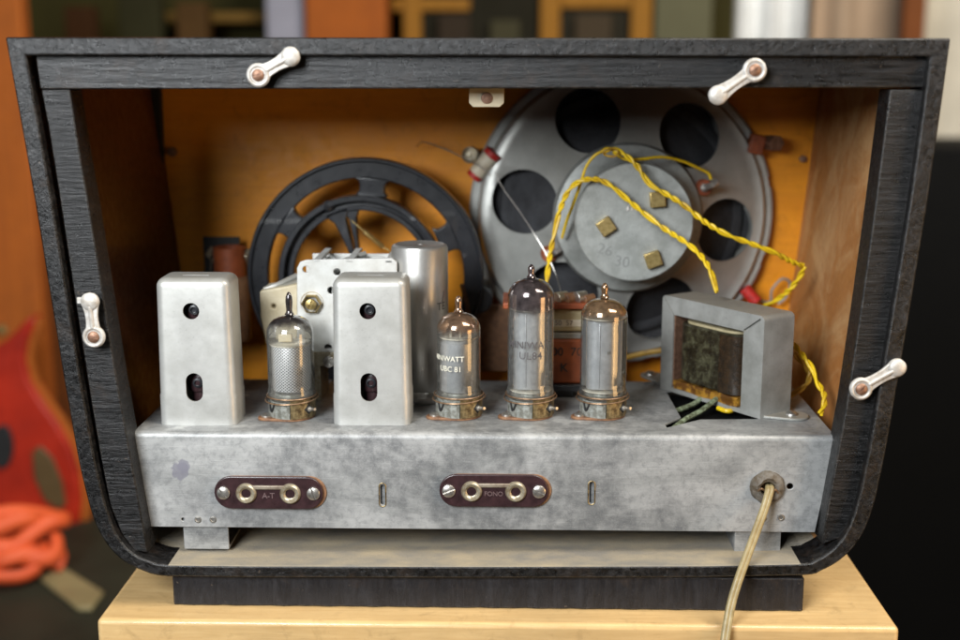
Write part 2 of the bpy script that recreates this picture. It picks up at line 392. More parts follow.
# ================================================================== SETTING
rnd = random.Random(3)
bm = new(); box(bm, (0, 1000, -705), (9000, 9000, 10)); tag(obj('floor', bm, pm('dark_floor', (.05, .035, .025), None, .004, .6)), kind='structure')
bm = new(); box(bm, (0, 3000, 600), (9000, 20, 2600)); tag(obj('back_wall', bm, pm('olive_wall', (.04, .036, .014), (.02, .018, .008), .003, .9)), kind='structure')

# ---- wooden block the radio stands on
a = Pz(93, 624, 0); b = Pz(897, 624, 0); y0 = (a.y+b.y)/2
bm = new(); box(bm, ((a.x+b.x)/2, y0+150, -25), (b.x-a.x, 300, 50))
tag(obj('beech_block', bm, M['beech'], bevel=2.6, seg=4), 'pale yellow wooden block top under the black radio cabinet', 'stool')

# ================================================================== CABINET
DEPTH = 205
cab = thing('radio_cabinet', 'open backed black wooden radio cabinet with orange plywood inside, standing on the wooden block', 'radio cabinet', (P(480, 577, 0).x, 0, 0))
outer_px = [(5, 37), (20, 119), (34.5, 200), (49.5, 292), (64, 381), (77, 454), (84, 486), (91, 512), (99, 532), (110, 549), (124, 562), (142, 571), (168, 577), (250, 578), (480, 578.5), (700, 578), (801, 576),
            (822, 571), (841, 560), (856, 545), (867, 526), (875, 502), (881, 475), (888, 440), (908, 324), (928, 201), (940, 118), (951, 38)]
outer = [(P(x, y, 0).x, P(x, y, 0).z) for x, y in outer_px]
def refine(poly, which, n=4):
    out = []
    for i, p in enumerate(poly):
        out.append(p)
        if i in which:
            a, b, c_, d = [Vector(poly[j % len(poly)]) for j in (i-1, i, i+1, i+2)]
            for k_ in range(1, n):
                t_ = k_/n; out.append(tuple(.5*((2*b)+(c_-a)*t_+(2*a-5*b+4*c_-d)*t_*t_+(3*b-a-3*c_+d)*t_**3)))
    return out
def inset(poly, th):
    n = len(poly); out = []
    for i in range(n):
        p0, p1, p2 = Vector(poly[i-1]), Vector(poly[i]), Vector(poly[(i+1) % n])
        d1 = (p1-p0).normalized(); d2 = (p2-p1).normalized()
        n1 = Vector((-d1.y, d1.x)); n2 = Vector((-d2.y, d2.x)); m = (n1+n2).normalized()
        out.append(tuple(p1+m*(th(i)/max(.4, m.dot(n1)))))
    return out
# outline runs down the left side, along the bottom and up the right: counter-clockwise
outer = refine(outer, {5, 6, 7, 8, 9, 10, 11, 16, 17, 18, 19, 20, 21, 22})
XM = P(480, 300, 0).x; zlo = P(480, 578.5, 0).z; XL, XR = P(195, 577, 0).x, P(792, 577, 0).x
inner = inset(outer, lambda i: 6.4+1.9*min(1, max(0, (outer[i][1]-zlo-4)/26)))
bm = new(); N = len(outer); loops = []
for y in (0, 24, DEPTH+8):
    loops.append(([bm.verts.new((x, y, z)) for x, z in outer], [bm.verts.new((x, y, z)) for x, z in inner]))
(o0, i0), (om, im), (o1, i1) = loops
for i in range(N):
    j = (i+1) % N
    bm.faces.new((o0[i], o0[j], i0[j], i0[i])); bm.faces.new((o1[j], o1[i], i1[i], i1[j]))
    bm.faces.new((om[i], om[j], o0[j], o0[i])); bm.faces.new((o1[i], o1[j], om[j], om[i]))
    f = bm.faces.new((i0[i], i0[j], im[j], im[i])); mx = (outer[i][0]+outer[j][0])/2; mz = (outer[i][1]+outer[j][1])/2; bottom = XL < mx < XR and mz < zlo+5
    f.material_index = 3 if bottom else 0
    f = bm.faces.new((im[i], im[j], i1[j], i1[i]))
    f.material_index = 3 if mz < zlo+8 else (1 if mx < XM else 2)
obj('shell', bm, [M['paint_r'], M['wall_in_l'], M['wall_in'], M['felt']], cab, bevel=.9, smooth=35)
# baffle
bm = new(); prism(bm, inset(inner, lambda i: -1.5), DEPTH, DEPTH+6)
obj('front_baffle', bm, M['baffle'], cab)
# black strip painting in the shadow gap where the left wall meets the baffle
def ypoly(pts, Y): return [(P(x, y, Y).x, P(x, y, Y).z) for x, y in pts]
bm = new(); q = ypoly([(146, 60), (158, 60), (172, 440), (160, 440)], DEPTH-8); prism(bm, q, DEPTH-8, DEPTH-.5)
obj('corner_shadow_strip', bm, M['black'], cab)
# inset strips round the opening
Y1, Y2 = 5, 23
def strip(name, pts, m, y1=Y1, y2=Y2):
    q = ypoly(pts, y1); bm = new(); prism(bm, q, y1, y2); return obj('edge_strip', bm, m, cab, bevel=.7)
strip('l', [(41, 89.5), (69.5, 89.5), (79, 150), (89, 207), (103, 295), (117.5, 385), (133, 470), (148, 553), (134, 551), (122, 535), (110, 506), (101, 460), (90, 395), (75, 300), (60, 200), (48, 125)], M['paint_z'])
strip('r', [(890, 89.5), (927, 89.5), (915, 160), (905, 222), (882, 426), (872, 480), (862, 512), (846, 536), (822, 545), (827, 510), (846, 408), (860, 315), (873, 222)], M['paint_z'])
strip('t', [(35, 54), (40, 89), (928, 87.5), (929, 54)], M['paint_x'], Y1+.5, Y2+2)
# plinth
a = P(172, 578, 3); b = P(803, 609, 3)
zc = P(480, 578.5, 0).z
bm = new(); 
n = 90; pts = []
for i in range(n+1):
    u = i/n; pts.append((a.x+(b.x-a.x)*u, 3.4+.22*math.sin(u*170)+.2*math.sin(u*91+1)))
front = [(x, y) for x, y in pts]; back = [(b.x, 150), (a.x, 150)]
prism(bm, front+back, 0.3, zc+.2, 'z'); obj('plinth', bm, M['crepe'], cab, bevel=.6)
# turn latches
def latch(sx, sy, kx, ky, tab=None):
    s = P(sx, sy, 0); k = P(kx, ky, 0); bm = new()
    ax = Vector((k.x-s.x, k.z-s.z)); L = ax.length; ax.normalize(); nr = Vector((-ax.y, ax.x))
    pts = []
    prof = []
    for i in range(41):
        u = i/40*(L+5.6+4.6)-5.6
        w = 0
        if abs(u) < 5.6: w = max(w, math.sqrt(5.6**2-u*u))
        if abs(u-L) < 4.6: w = max(w, math.sqrt(4.6**2-(u-L)**2))
        if 2 < u < L-1: w = max(w, 3.0+1.7*abs((u-L/2)/(L/2))**2)
        prof.append((u, w))
    poly = [(u, w) for u, w in prof]+[(u, -w) for u, w in prof[-2:0:-1]]
    q = [(s.x+ax.x*u+nr.x*w, s.z+ax.y*u+nr.y*w) for u, w in poly]
    prism(bm, q, -2.3, -.5)
    # raised rib on the neck and dome on the knob
    lathe(bm, [(4.5, -.0), (4.2, .6), (3.4, 1.15), (1.9, 1.6), (0, 1.75)], (k.x, -2.2, k.z), (0, -1, 0), 24)
    lathe(bm, [(5.4, 0), (5.0, .7), (4.2, .8), (3.6, .25)], (s.x, -2.25, s.z), (0, -1, 0), 28)
    tube(bm, [(s.x+ax.x*4.2, -2.0, s.z+ax.y*4.2), ((s.x+k.x)/2, -2.1, (s.z+k.z)/2), (k.x-ax.x*2, -2.6, k.z-ax.y*2)], 1.3, 8)
    if tab:
        tp = P(*tab, 0); box(bm, ((tp.x+k.x)/2, -1.2, (tp.z+k.z)/2), (abs(tp.x-k.x)+1, 1.6, 3.2))
    o = obj('turn_latch', bm, M['latch'], cab, bevel=.35, smooth=50)
    bm = new(); lathe(bm, [(0, -7), (2.0, -7), (2.0, -.3), (2.9, -.3), (2.9, .5), (2.2, 1.1), (0, 1.4)], (s.x, -2.4, s.z), (0, -1, 0), 20)
    cb = new(); box(cb, (s.x, -3.9, s.z), (7, 1.4, .8), Matrix.Rotation(random.uniform(-1, 1), 3, 'Y'))
    obj('screw', boolean(bm, cb), M['rust'], o)
    return o
latch(259, 75, 291, 56.5); latch(754, 70, 717.5, 95); latch(95, 336, 91, 301, (79, 299)); latch(860, 388, 896, 367)
# small clip under the top strip
a = P(469, 86, 27); b = P(504, 107, 27); bm = new(); prism(bm, [(a.x, a.z), (a.x, b.z+2), (a.x+2, b.z), (b.x-2, b.z), (b.x, b.z+2), (b.x, a.z)], 27, 28.5)
o = obj('mounting_clip', bm, M['brass_dirty'] if False else M['cream'], cab, bevel=.3)
c = P(487, 98, 27); bm = new(); lathe(bm, [(2.9, 0), (2.6, .9), (0, 1.3)], (c.x, 27, c.z), (0, -1, 0), 20); obj('screw', bm, M['rust'], o)
# nails and wire hook in the right wall, knot hole
for (x, y, r, mm) in ((803, 159, 2.2, 'ink'), (172, 152, 3.0, 'ink')):
    c = P(x, y, DEPTH-2); bm = new(); lathe(bm, [(r, -2), (r, .8), (0, 1.4)], c, (0, -1, 0), 14); obj('nail_head', bm, M['rust'], cab)

# ================================================================== CHASSIS
ZT = P(480, 434, 17).z; ZB = P(480, 529.5, 17).z; YF, YB = 17, 128
ch = thing('radio_chassis', 'long dusty grey metal chassis box spanning the bottom of the cabinet', 'radio chassis', (0, (YF+YB)/2, P(480, 553, 17).z))
xa, xb = Pz(131, 434, ZT).x, Pz(832, 432, ZT).x; xc, xd = P(147, 529.5, 17).x, P(815, 528, 17).x
ta = 1.2
bm = new()
def sheet(bm, quad, th):   # quad of 3-D corners given thickness along its normal
    q = [Vector(p) for p in quad]; n = (q[1]-q[0]).cross(q[2]-q[0]).normalized()
    A = [bm.verts.new(p) for p in q]; B = [bm.verts.new(p-n*th) for p in q]
    k = len(q); bm.faces.new(A); bm.faces.new(B[::-1])
    for i in range(k): bm.faces.new((A[i], B[i], B[(i+1) % k], A[(i+1) % k]))
# folded profile (front + rounded bend + top + back) extruded between left and right, tapering towards the bottom
prof = [(YF, ZB)]
prof += [(YF, ZT-3.2)]+[(YF+3.2-3.2*math.cos(t), ZT-3.2+3.2*math.sin(t)) for t in [PI/2*k/6 for k in range(1, 7)]]+[(YB, ZT), (YB, ZB+5)]
def xl(z): u = (ZT-z)/(ZT-ZB); return xa+(xc-xa)*u
def xr(z): u = (ZT-z)/(ZT-ZB); return xb+(xd-xb)*u
inn = [(YF+ta, ZB)]+[(YF+ta, ZT-3.2)]+[(YF+3.2-2*math.cos(t), ZT-3.2+2*math.sin(t)) for t in [PI/2*k/6 for k in range(1, 7)]]+[(YB-ta, ZT-ta), (YB-ta, ZB+5)]
L = []; 
for (yy, zz_), (yi, zi) in zip(prof, inn):
    L.append([bm.verts.new((xl(zz_), yy, zz_)), bm.verts.new((xr(zz_), yy, zz_)), bm.verts.new((xr(zi), yi, zi)), bm.verts.new((xl(zi), yi, zi))])
for A, B in zip(L, L[1:]):
    for i in range(4): bm.faces.new((A[i], A[(i+1) % 4], B[(i+1) % 4], B[i]))
bm.faces.new(L[0][::-1]); bm.faces.new(L[-1])
# holes: cut-out beneath transformer, slots, round hole, grommet hole
cut = new()
q = [(666, 391), (681, 417.5), (665, 424), (667, 427.5), (700, 419.5), (758, 419), (752, 395), (700, 388)]
qq = [Pz(x, y, ZT) for x, y in q]; prism(cut, [(p.x, p.y) for p in qq], ZT-6, ZT+6, 'z')
for (x, y, w, h) in ((382.5, 495, 2.2, 11), (591.5, 493, 2.0, 11.5)):
    c = P(x, y, YF); pr = capsule(c.x, c.z-h/2+w/2, c.x, c.z+h/2-w/2, w/2, n=8); prism(cut, pr, YF-5, YF+5)
for (x, y, r) in ((790, 486.5, 1.7), (767, 487, 6.5), (183, 519.5, .9)):
    c = P(x, y, YF); cyl(cut, (c.x, YF-5, c.z), (c.x, YF+5, c.z), r, seg=24)
bm = boolean(bm, cut)
stz = P(180, 471, YF); org = Vector((0, YF, ZB))
ZM = zinc('mottled_zinc_chassis', .68, [((stz.x, 0, stz.z-ZB), 5.2, (.17, .165, .20)), ((P(184, 466, YF).x, 0, P(184, 466, YF).z-ZB), 4.0, (.18, .175, .21))])
obj('chassis_box', bm, ZM, ch, smooth=40, org=org, bevel=.25)
# end caps
for s in (0, 1):
    bm = new(); f = (lambda z: xl(z)+.6) if s == 0 else (lambda z: xr(z)-.6)
    pts = [(f(ZB+2), YF+ta+.1, ZB+2), (f(ZT-3), YF+ta+.1, ZT-3), (f(ZT-ta-.2), YF+4, ZT-ta-.2), (f(ZT-ta-.2), YB-2, ZT-ta-.2), (f(ZB+2), YB-2, ZB+2)]
    sheet(bm, pts, 1.0); obj('end_plate', bm, M['zinc'], ch)
# raised lip of the slots
for (x, y) in ((382.5, 495), (591.5, 493)):
    c = P(x, y, YF); w, h = 3.4, 12.8; pts = capsule(c.x, c.z-h/2+w/2, c.x, c.z+h/2-w/2, w/2, n=8)
    bm = new(); tube(bm, [(u, YF-.05, v) for u, v in pts+pts[:1]], .35, 6, smooth=False); obj('slot_rim', bm, M['brass_dirty'], ch)
    bm = new(); box(bm, (c.x+.5, YF+2.6, c.z), (3.2, 1, 15)); obj('slot_tongue', bm, M['zinc'], ch)
# feet brackets, rivets
for (x0, x1) in ((183.5, 229.5), (735, 780)):
    a = P(x0, 530, YF+2); b = P(x1, 553, YF+2); bm = new(); zf = P(480, 553, 17).z
    box(bm, ((a.x+b.x)/2, YF+2.4, (ZB+4+zf)/2), (b.x-a.x, 1.4, ZB+4-zf)); box(bm, ((a.x+b.x)/2, YF+16, zf+.7), (b.x-a.x, 26, 1.4))
    sheet(bm, [(a.x, YF+3, ZB+3), (a.x, YF+30, zf+1), (a.x, YF+3, zf+1)], 1.2)
    obj('mounting_foot', bm, M['zinc'], ch, bevel=.3)
for (x, y) in ((198, 519.5), (213, 519.5), (205, 519), (763, 518), (781, 517.5)):
    if x == 205: continue
    c = P(x, y, YF); bm = new(); lathe(bm, [(1.9, 0), (1.8, .45), (1.2, .55), (1.0, .15), (0, .1)], (c.x, YF-.02, c.z), (0, -1, 0), 18); obj('rivet', bm, M['screw'], ch)

# ---- socket strips with two eyelets
def socket_strip(cx, cy, word, label):
    c = P(cx, cy, YF); k = pxmm(c); t_ = thing('socket_panel', label, 'socket panel', (c.x, YF-2, c.z-8*k), 'oval two hole socket panels on the chassis front')
    hw = 55*k; hh = 17*k
    bm = new(); prism(bm, capsule(c.x-hw+hh+.8, c.z-.2, c.x+hw-hh+1.0, c.z-.2, hh), YF-.9, YF-.1); obj('backing_plate', bm, M['fibre'], t_, bevel=.2)
    bm = new(); prism(bm, capsule(c.x-hw+hh, c.z, c.x+hw-hh-.6, c.z, hh), YF-2.6, YF-1)
    obj('plate', bm, M['bakelite'], t_, bevel=.6, seg=3)
    ex = 22*k
    for s in (-1, 1):
        bm = new(); lathe(bm, [(2.5, -4), (2.5, .2), (3.0, .5), (3.5, 1.3), (4.6, 1.4), (5.3, .6), (5.5, -.4), (5.1, -.6), (2.6, -1)], (c.x+s*ex-.4, YF-3, c.z-.2), (0, -1, 0), 32); obj('eyelet', bm, M['eyelet'], t_)
        bm = new(); lathe(bm, [(2.15, 0), (0, .01)], (c.x+s*ex-.4, YF-1.4, c.z-.2), (0, -1, 0), 20); obj('socket_hole', bm, M['black'], t_)
        sx = c.x+s*(45*k)-.3; bm = new(); lathe(bm, [(0, 0), (3.4, 0), (3.4, .9), (2.9, 1.3), (0, 1.45)], (sx, YF-2.7, c.z), (0, -1, 0), 24)
        cb = new(); box(cb, (sx, YF-4.3, c.z), (9, 2.2, .9), Matrix.Rotation((.9 if s < 0 else 1.25) if word == 'A-T' else (-.4 if s < 0 else .4), 3, 'Y'))
        obj('screw', boolean(bm, cb), M['screw'], t_)
    bm = new(); box(bm, (c.x-.4, YF-3.1, c.z+hh*.36), (ex*2-4, 1.2, 2.2)); obj('raised_bar', bm, M['bar'], t_, bevel=.5)
    bm = text_bm(word, 4.3 if word == 'A-T' else 3.5, Matrix.Translation((c.x-.4, YF-2.65, c.z-1.6)) @ FACE, .25, bold=.0, spacing=.95); obj('lettering', bm, M['fibre2'], t_)
    return t_
M['bar'] = pm('worn_bar', (.30, .26, .20), (.16, .12, .09), .3, .45, .1, .3)
M['fibre2'] = pm('worn_bakelite_letters', (.16, .11, .11), (.10, .06, .06), .3, .4)
socket_strip(270, 491.5, 'A-T', 'brown oval two hole socket panel lettered A-T, left on the chassis front')
socket_strip(494.5, 489.5, 'FONO', 'brown oval two hole socket panel lettered FONO on the chassis front')

# ---- power cord and grommet
c = P(767, 487, YF)
pc = thing('mains_cable', 'olive beige power cord coming out of the chassis grommet and hanging over the cabinet edge', 'cord', (c.x, YF, c.z))
bm = new(); lathe(bm, [(3.6, -3), (3.6, 2.8), (5.5, 3.6), (7.8, 2.6), (8.8, .8), (8.9, .1)], (c.x, YF, c.z), (0, -1, 0), 36)
for v_ in bm.verts: v_.co += Vector(noise.noise_vector(v_.co*.35))*.7
obj('grommet', bm, M['rubber'], pc)
pts = [P(768, 484, YF+14), P(768, 487, YF-1), P(767, 494, YF-6), P(763, 508, YF-9), P(755, 530, YF-14), P(745, 557, YF-21), P(736, 582, -10), P(730, 602, -13), P(726, 622, -17), P(722, 650, -22), P(719, 690, -30)]
bm = new(); tube(bm, pts, 1.5, 12, 8); off = Vector((1.9, .5, 0)); tube(bm, [p+off for p in pts], 1.5, 12, 8); obj('cable', bm, M['cord'], pc, smooth=60)
# loose strands near grommet
bm = new(); tube(bm, [P(757, 492, YF-2), P(761, 489, YF-5), P(765, 491, YF-3)], .6, 6); tube(bm, [P(772, 495, YF-2), P(775, 490, YF-5), P(778, 493, YF-3)], .6, 6); obj('frayed_strand', bm, M['copper'], pc)

# ================================================================== IF CANS
def can(cx, ybot, ytop, label):
    f = Pz(cx, ybot, ZT); k = pxmm(f); Yc = f.y; W = 76*k; D = 27; top = P(cx, ytop, Yc).z; H = top-ZT
    t_ = thing('shielding_can', label, 'metal can', (f.x, Yc+D/2, ZT), 'rectangular aluminium cans on the chassis')
    def rr(w, d, r, n=6):
        out = []
        for (sx, sy, a0) in ((1, 1, 0), (-1, 1, PI/2), (-1, -1, PI), (1, -1, 1.5*PI)):
            for i in range(n+1):
                a = a0+PI/2*i/n; out.append((f.x+sx*(w/2-r)+r*math.cos(a), Yc+D/2+sy*(d/2-r)+r*math.sin(a)))
        return out
    def shell(bm, off):
        rings = []
        lv = [(0, 0.4), (H*.20, .35), (H*.215, 0), (H-4.5, -.7-off*0)]+[(H-4.5+(4.5-off)*math.sin(a), -.7-4.2*(1-math.cos(a))) for a in [PI/2*k_/6 for k_ in range(1, 7)]]
        for z, g in lv:
            rings.append([bm.verts.new((x, y, ZT+.05+z-(0))) for x, y in rr(W+2*g-2*off, D+2*min(g, .06)-2*off, max(1.2, 4.6-off+min(0, g)*.4))])
        for A, B in zip(rings, rings[1:]):
            n = len(A)
            for i in range(n): bm.faces.new((A[i], A[(i+1) % n], B[(i+1) % n], B[i]))
        bm.faces.new(rings[-1]); bm.faces.new(rings[0][::-1])
    bm = new(); shell(bm, 0); cb = new(); shell(cb, .9)
    for v_ in cb.verts:
        if v_.co.z < ZT+1: v_.co.z -= 2
    bm = boolean(bm, cb)
    cb = new(); h1 = P(cx-5+2, 311.5, Yc); cyl(cb, (f.x-1.0, Yc-8, h1.z), (f.x-1.0, Yc+6, h1.z), 4.3, seg=28)
    h2 = P(cx, 387.5, Yc); prism(cb, capsule(f.x-1.0, h2.z-3.2, f.x-1.0, h2.z+3.2, 4.4, n=10), Yc-6, Yc+6)
    prism(cb, capsule(f.x-7, Yc+D*.42, f.x+6, Yc+D*.42, .7, n=6), ZT+H-3, ZT+H+3, 'z')
    bm = boolean(bm, cb); obj('can_body', bm, M['alu'], t_, smooth=30)
    bm = new(); lathe(bm, [(5.5, 2), (5.5, H-8), (2, H-8)], (f.x, Yc+D/2, ZT), seg=24); o = obj('coil_former', bm, M['bakelite'], t_)
    for z, dy in ((h1.z, 4), (h2.z+1, 5)):
        bm = new(); lathe(bm, [(7.2, -5), (7.8, -3), (7.8, 3), (7.2, 5), (5.4, 5)], (f.x, Yc+D/2, z), seg=24)
        obj('coil_winding', bm, M['bakelite'], t_)
        bm = new(); lathe(bm, [(0, -1.2), (1.5, -1), (1.6, 0), (2.6, -.2), (3, -4)], (f.x-.6, Yc+dy, z), (0, -1, 0), 16); obj('tuning_slug', bm, M['slate'], t_)
    return t_, f
c1, f1 = can(198, 425.5, 279, 'leftmost aluminium can with round hole and slot, near the cabinet wall')
f2 = Pz(371.5, 425.5, ZT)
dup(c1, (f2.x-f1.x, f2.y-f1.y, 0), 'aluminium can with a round hole over a slot, between the first and second tube')

# ================================================================== TUBES AND THEIR SOCKETS
def make_socket(c, label):
    t_ = thing('tube_socket', label, 'tube socket', c, 'tube sockets on the chassis'); x, y, z = c
    bm = new()
    a = [(x+12.3*math.cos(t), y+12.3*math.sin(t)) for t in [2*PI*i/36 for i in range(36)]]
    ear = [(x-13+4.4*math.cos(t), y-6.5+4.4*math.sin(t)) for t in [2*PI*i/16 for i in range(16)]]
    pts = sorted(set(a+ear)); 
    def hull(p):
        def half(q):
            h = []
            for s in q:
                while len(h) > 1 and (h[-1][0]-h[-2][0])*(s[1]-h[-2][1])-(h[-1][1]-h[-2][1])*(s[0]-h[-2][0]) <= 0: h.pop()
                h.append(s)
            return h
        return half(p)[:-1]+half(p[::-1])[:-1]
    prism(bm, hull(pts), z+.05, z+1.5, 'z'); obj('base_plate', bm, M['fibre'], t_, bevel=.3)
    bm = new(); lathe(bm, [(0, 1.5), (11.6, 1.5), (11.9, 3), (11.5, 5.5), (12.0, 6.5), (11.6, 9.5), (12.1, 11), (12.0, 12.2), (10.5, 12.6), (0, 12.6)], (x, y, z), seg=40); obj('socket_body', bm, M['socket'], t_)
    bm = new()
    def arc(a0, a1, r, z0, z1, th=.5, n=16):
        V = []
        for i in range(n+1):
            t = a0+(a1-a0)*i/n
            V.append([bm.verts.new((x+q*math.cos(t), y+q*math.sin(t), zz)) for q, zz in ((r, z0), (r, z1), (r-th, z1), (r-th, z0))])
        for A, B in zip(V, V[1:]):
            for i in range(4): bm.faces.new((A[i], A[(i+1) % 4], B[(i+1) % 4], B[i]))
        bm.faces.new(V[0]); bm.faces.new(V[-1][::-1])
    arc(R(-84), R(30), 12.9, z+1.4, z+11.6); arc(R(60), R(150), 12.9, z+1.4, z+11.6)
    for v_ in bm.verts: v_.co += Vector(noise.noise_vector(v_.co*.3))*.35
    obj('brass_clip', bm, M['brass_dirty'], t_, bevel=.1)
    bm = new(); arc(R(-170), R(-86), 12.6, z+1.4, z+9.5, .5); obj('shield_clip', bm, M['socket'], t_, bevel=.1)
    bm = new()
    for k, (dz, rr, tl) in enumerate(((12.3, 13.3, .0), (10.4, 14.1, .09))):
        pts = [(x+rr*math.cos(t), y+rr*math.sin(t), z+dz+tl*rr*math.sin(t+1)*.6) for t in [2*PI*i/40 for i in range(41)]]
        tube(bm, pts, .4, 6, smooth=False)
    obj('retaining_ring', bm, M['copper'], t_)
    bm = new(); lathe(bm, [(3.0, 0), (3.0, .9), (2.0, 1.6), (0, 1.8)], (x-12.6, y-6.5, z+1.5), seg=20); obj('rivet', bm, M['screw'], t_)
    dr = Vector((math.cos(R(-38)), math.sin(R(-38)), 0)); p = Vector((x, y, z+6.2))+dr*12.8
    bm = new(); lathe(bm, [(2.9, -.4), (2.9, .35), (0, .4)], p, dr, 4); o = obj('dark_notch', bm, M['black'], t_)
    bm = new(); lathe(bm, [(1.4, -.2), (1.4, 1.1), (0, 1.4)], p, dr, 12); cyl(bm, p+Vector((1.5, 1, -.4)), p+dr*5+Vector((0, 0, .6)), 1.0, .8, 10); obj('lug_screw', bm, M['screw'], t_)
    dr = Vector((math.cos(R(-135)), math.sin(R(-135)), 0)); p = Vector((x, y, z+7))+dr*12.5
    bm = new(); tube(bm, [p+Vector((-1.8, 1.5, 2.6)), p+dr*.7+Vector((-.3, .2, -2)), p+dr*.3+Vector((1.6, -1.2, 2.6))], .5, 6); obj('contact_spring', bm, M['black'], t_)
    return t_
specs = [  # cx, y of the front of the base, glass width px, tip y, shoulder y, name...
    dict(cx=288.5, yb=422.5, w=46, tip=291.5, dome=315, kind='mesh', film=(.035, .03, .03), z=(-9, -4), dust=.10,
         lab='small radio tube with a silvery diamond mesh cylinder inside, right of the leftmost can', sl='tube socket holding the tube between the two aluminium cans'),
    dict(cx=458, yb=421.5, w=43, tip=295.5, dome=312, kind='cyl', film=(.13, .08, .05), z=(-14, -8), dust=.09,
         lab='short radio tube with pale lettering on a grey cylinder, right of the second can', sl='tube socket holding the short tube with pale lettering'),
    dict(cx=530.5, yb=421.5, w=45.5, tip=264, dome=278, kind='box', film=(.07, .055, .055), z=(-22, -15), dust=.11,
         lab='tallest radio tube with a smoky dark top and grey lettering', sl='tube socket holding the tallest tube'),
    dict(cx=604, yb=421.5, w=46, tip=282.5, dome=298, kind='box2', film=(.16, .10, .055), z=(-14, -7), dust=.06,
         lab='rightmost radio tube with pale grey plates and brownish mirrored top, beside the transformer', sl='tube socket nearest the transformer'),
]
sock0 = None
for i, s in enumerate(specs):
    q = Pz(s['cx'], s['yb'], ZT); c = Vector((q.x, q.y+12.6, ZT)); k = pxmm(c)
    if sock0 is None: sock0 = make_socket(c, s['sl']); s0c = c
    else: dup(sock0, c-s0c, s['sl'])
    r = s['w']*k/2; x, y = c.x, c.y
    zd = P(s['cx'], s['dome'], y).z-ZT; zt = P(s['cx'], s['tip'], y).z-ZT; zb = 11.5
    t_ = thing('radio_tube', s['lab'], 'radio tube', (x, y, ZT+zb), 'radio tubes in a row on the chassis')
    prof = [(r*.80, zb-2.5), (r*.99, zb-1), (r*1.035, zb+1.2), (r*1.03, zb+3.0), (r*.985, zb+5.0), (r, zb+8)]
    n = 10; dh = r*.78
    for j in range(n+1):
        a = PI/2*j/n*.93; prof.append((r*math.cos(a)**.9, zd-dh+dh*math.sin(a)))
    prof += [(2.6, zd+.4), (1.75, zd+1.6), (1.55, zd+3), (1.9, zd+(zt-zd)*.55), (1.7, zd+(zt-zd)*.78), (.8, zd+(zt-zd)*.95), (0, zt)]
    bm = new(); lathe(bm, prof, (x, y, ZT), seg=64)
    zz0 = zd-zb-dh*.2
    g = obj('glass_envelope', bm, glass('tube_glass_%d' % i, zd-zb+s['z'][0]+2, zd-zb+s['z'][1]+2, s['film'], s['dust']), t_, smooth=70, org=(x, y, ZT+zb))
    # inner works
    top = zd-dh*.75
    bm = new(); cyl(bm, (x, y, ZT+zb), (x, y, ZT+zb+2.2), r*.75, r*.72); obj('glass_foot', bm, M['socket'], t_)
    bm = new()
    for a in range(7):
        t = 2*PI*a/7+.3; cyl(bm, (x+r*.5*math.cos(t), y+r*.5*math.sin(t), ZT+zb+1), (x+r*.4*math.cos(t), y+r*.4*math.sin(t), ZT+zb+9), .35, seg=6)
    obj('lead_wire', bm, M['screw'], t_); bpy.context.view_layer.objects
    if s['kind'] == 'mesh':
        bm = new(); lathe(bm, [(r*.80, zb+4), (r*.82, zb+4.5), (r*.82, top-9), (r*.80, top-8.5), (0, top-8.5)], (x, y, ZT), seg=48); obj('anode', bm, M['mesh_anode'], t_, org=(x, y, ZT+zb))
        bm = new(); cyl(bm, (x, y, ZT+top-8.2), (x, y, ZT+top-7.6), r*.9); obj('mica_disc', bm, M['mica'], t_)
        bm = new(); box(bm, (x-2, y-3, ZT+top-4.5), (7.5, 2.6, 4.6)); obj('getter_cup', bm, M['cream'], t_, bevel=.8)
        cr = []
    elif s['kind'] == 'cyl':
        bm = new(); lathe(bm, [(r*.82, zb+3), (r*.85, zb+3.5), (r*.85, top-9), (r*.70, top-7.2), (0, top-7)], (x-.5, y, ZT), seg=48); obj('anode', bm, M['mesh_anode'] if False else M['anode'], t_)
        bm = new(); cyl(bm, (x, y, ZT+top-6.6), (x, y, ZT+top-6.0), r*.9)
        cyl(bm, (x-4, y-3, ZT+top-6), (x-4, y-3, ZT+top-2), .8, seg=8); cyl(bm, (x+1, y-4, ZT+top-6), (x+1, y-4, ZT+top-1.5), .7, seg=8); obj('mica_disc', bm, M['mica'], t_)
        tb = text_bm('MINIWATT', 4.0, None, .04, ((x, y, ZT+zb+22), r+.12, R(-122)), 1.0, bold=.02)
        merge(tb, text_bm('UBC 81', 4.0, None, .04, ((x, y, ZT+zb+16.5), r+.12, R(-112)), 1.0, bold=.02)); obj('lettering', tb, M['whiteink'], t_)
    else:
        w = r*1.05; big = s['kind'] == 'box'
        bm = new(); z0_, z1_ = ZT+zb+4.5, ZT+top-(10 if big else 4)
        ov = [(x-.8+w*.66*(abs(math.cos(t))**.55)*(1 if math.cos(t) > 0 else -1), y+r*.66*(abs(math.sin(t))**.8)*(1 if math.sin(t) > 0 else -1)) for t in [2*PI*j/40 for j in range(40)]]
        prism(bm, ov, z0_, z1_, 'z'); box(bm, (x-1.2-w*.12, y-r*.66-.1, (z0_+z1_)/2), (.8, .5, z1_-z0_-2)); obj('anode', bm, M['anode'], t_, bevel=.3)
        bm = new(); box(bm, (x-1, y, (z0_+z1_)/2), (r*1.7, 1.0, z1_-z0_-1)); obj('anode_fin', bm, M['anode_dark'] if big else M['anode'], t_, bevel=.2)
        bm = new(); cyl(bm, (x, y, z0_-1.5), (x, y, z0_-.9), r*.93); obj('mica_disc', bm, M['mica'], t_, bevel=.15)
        bm = new(); cyl(bm, (x, y, z1_+.8), (x, y, z1_+1.5), r*.93)
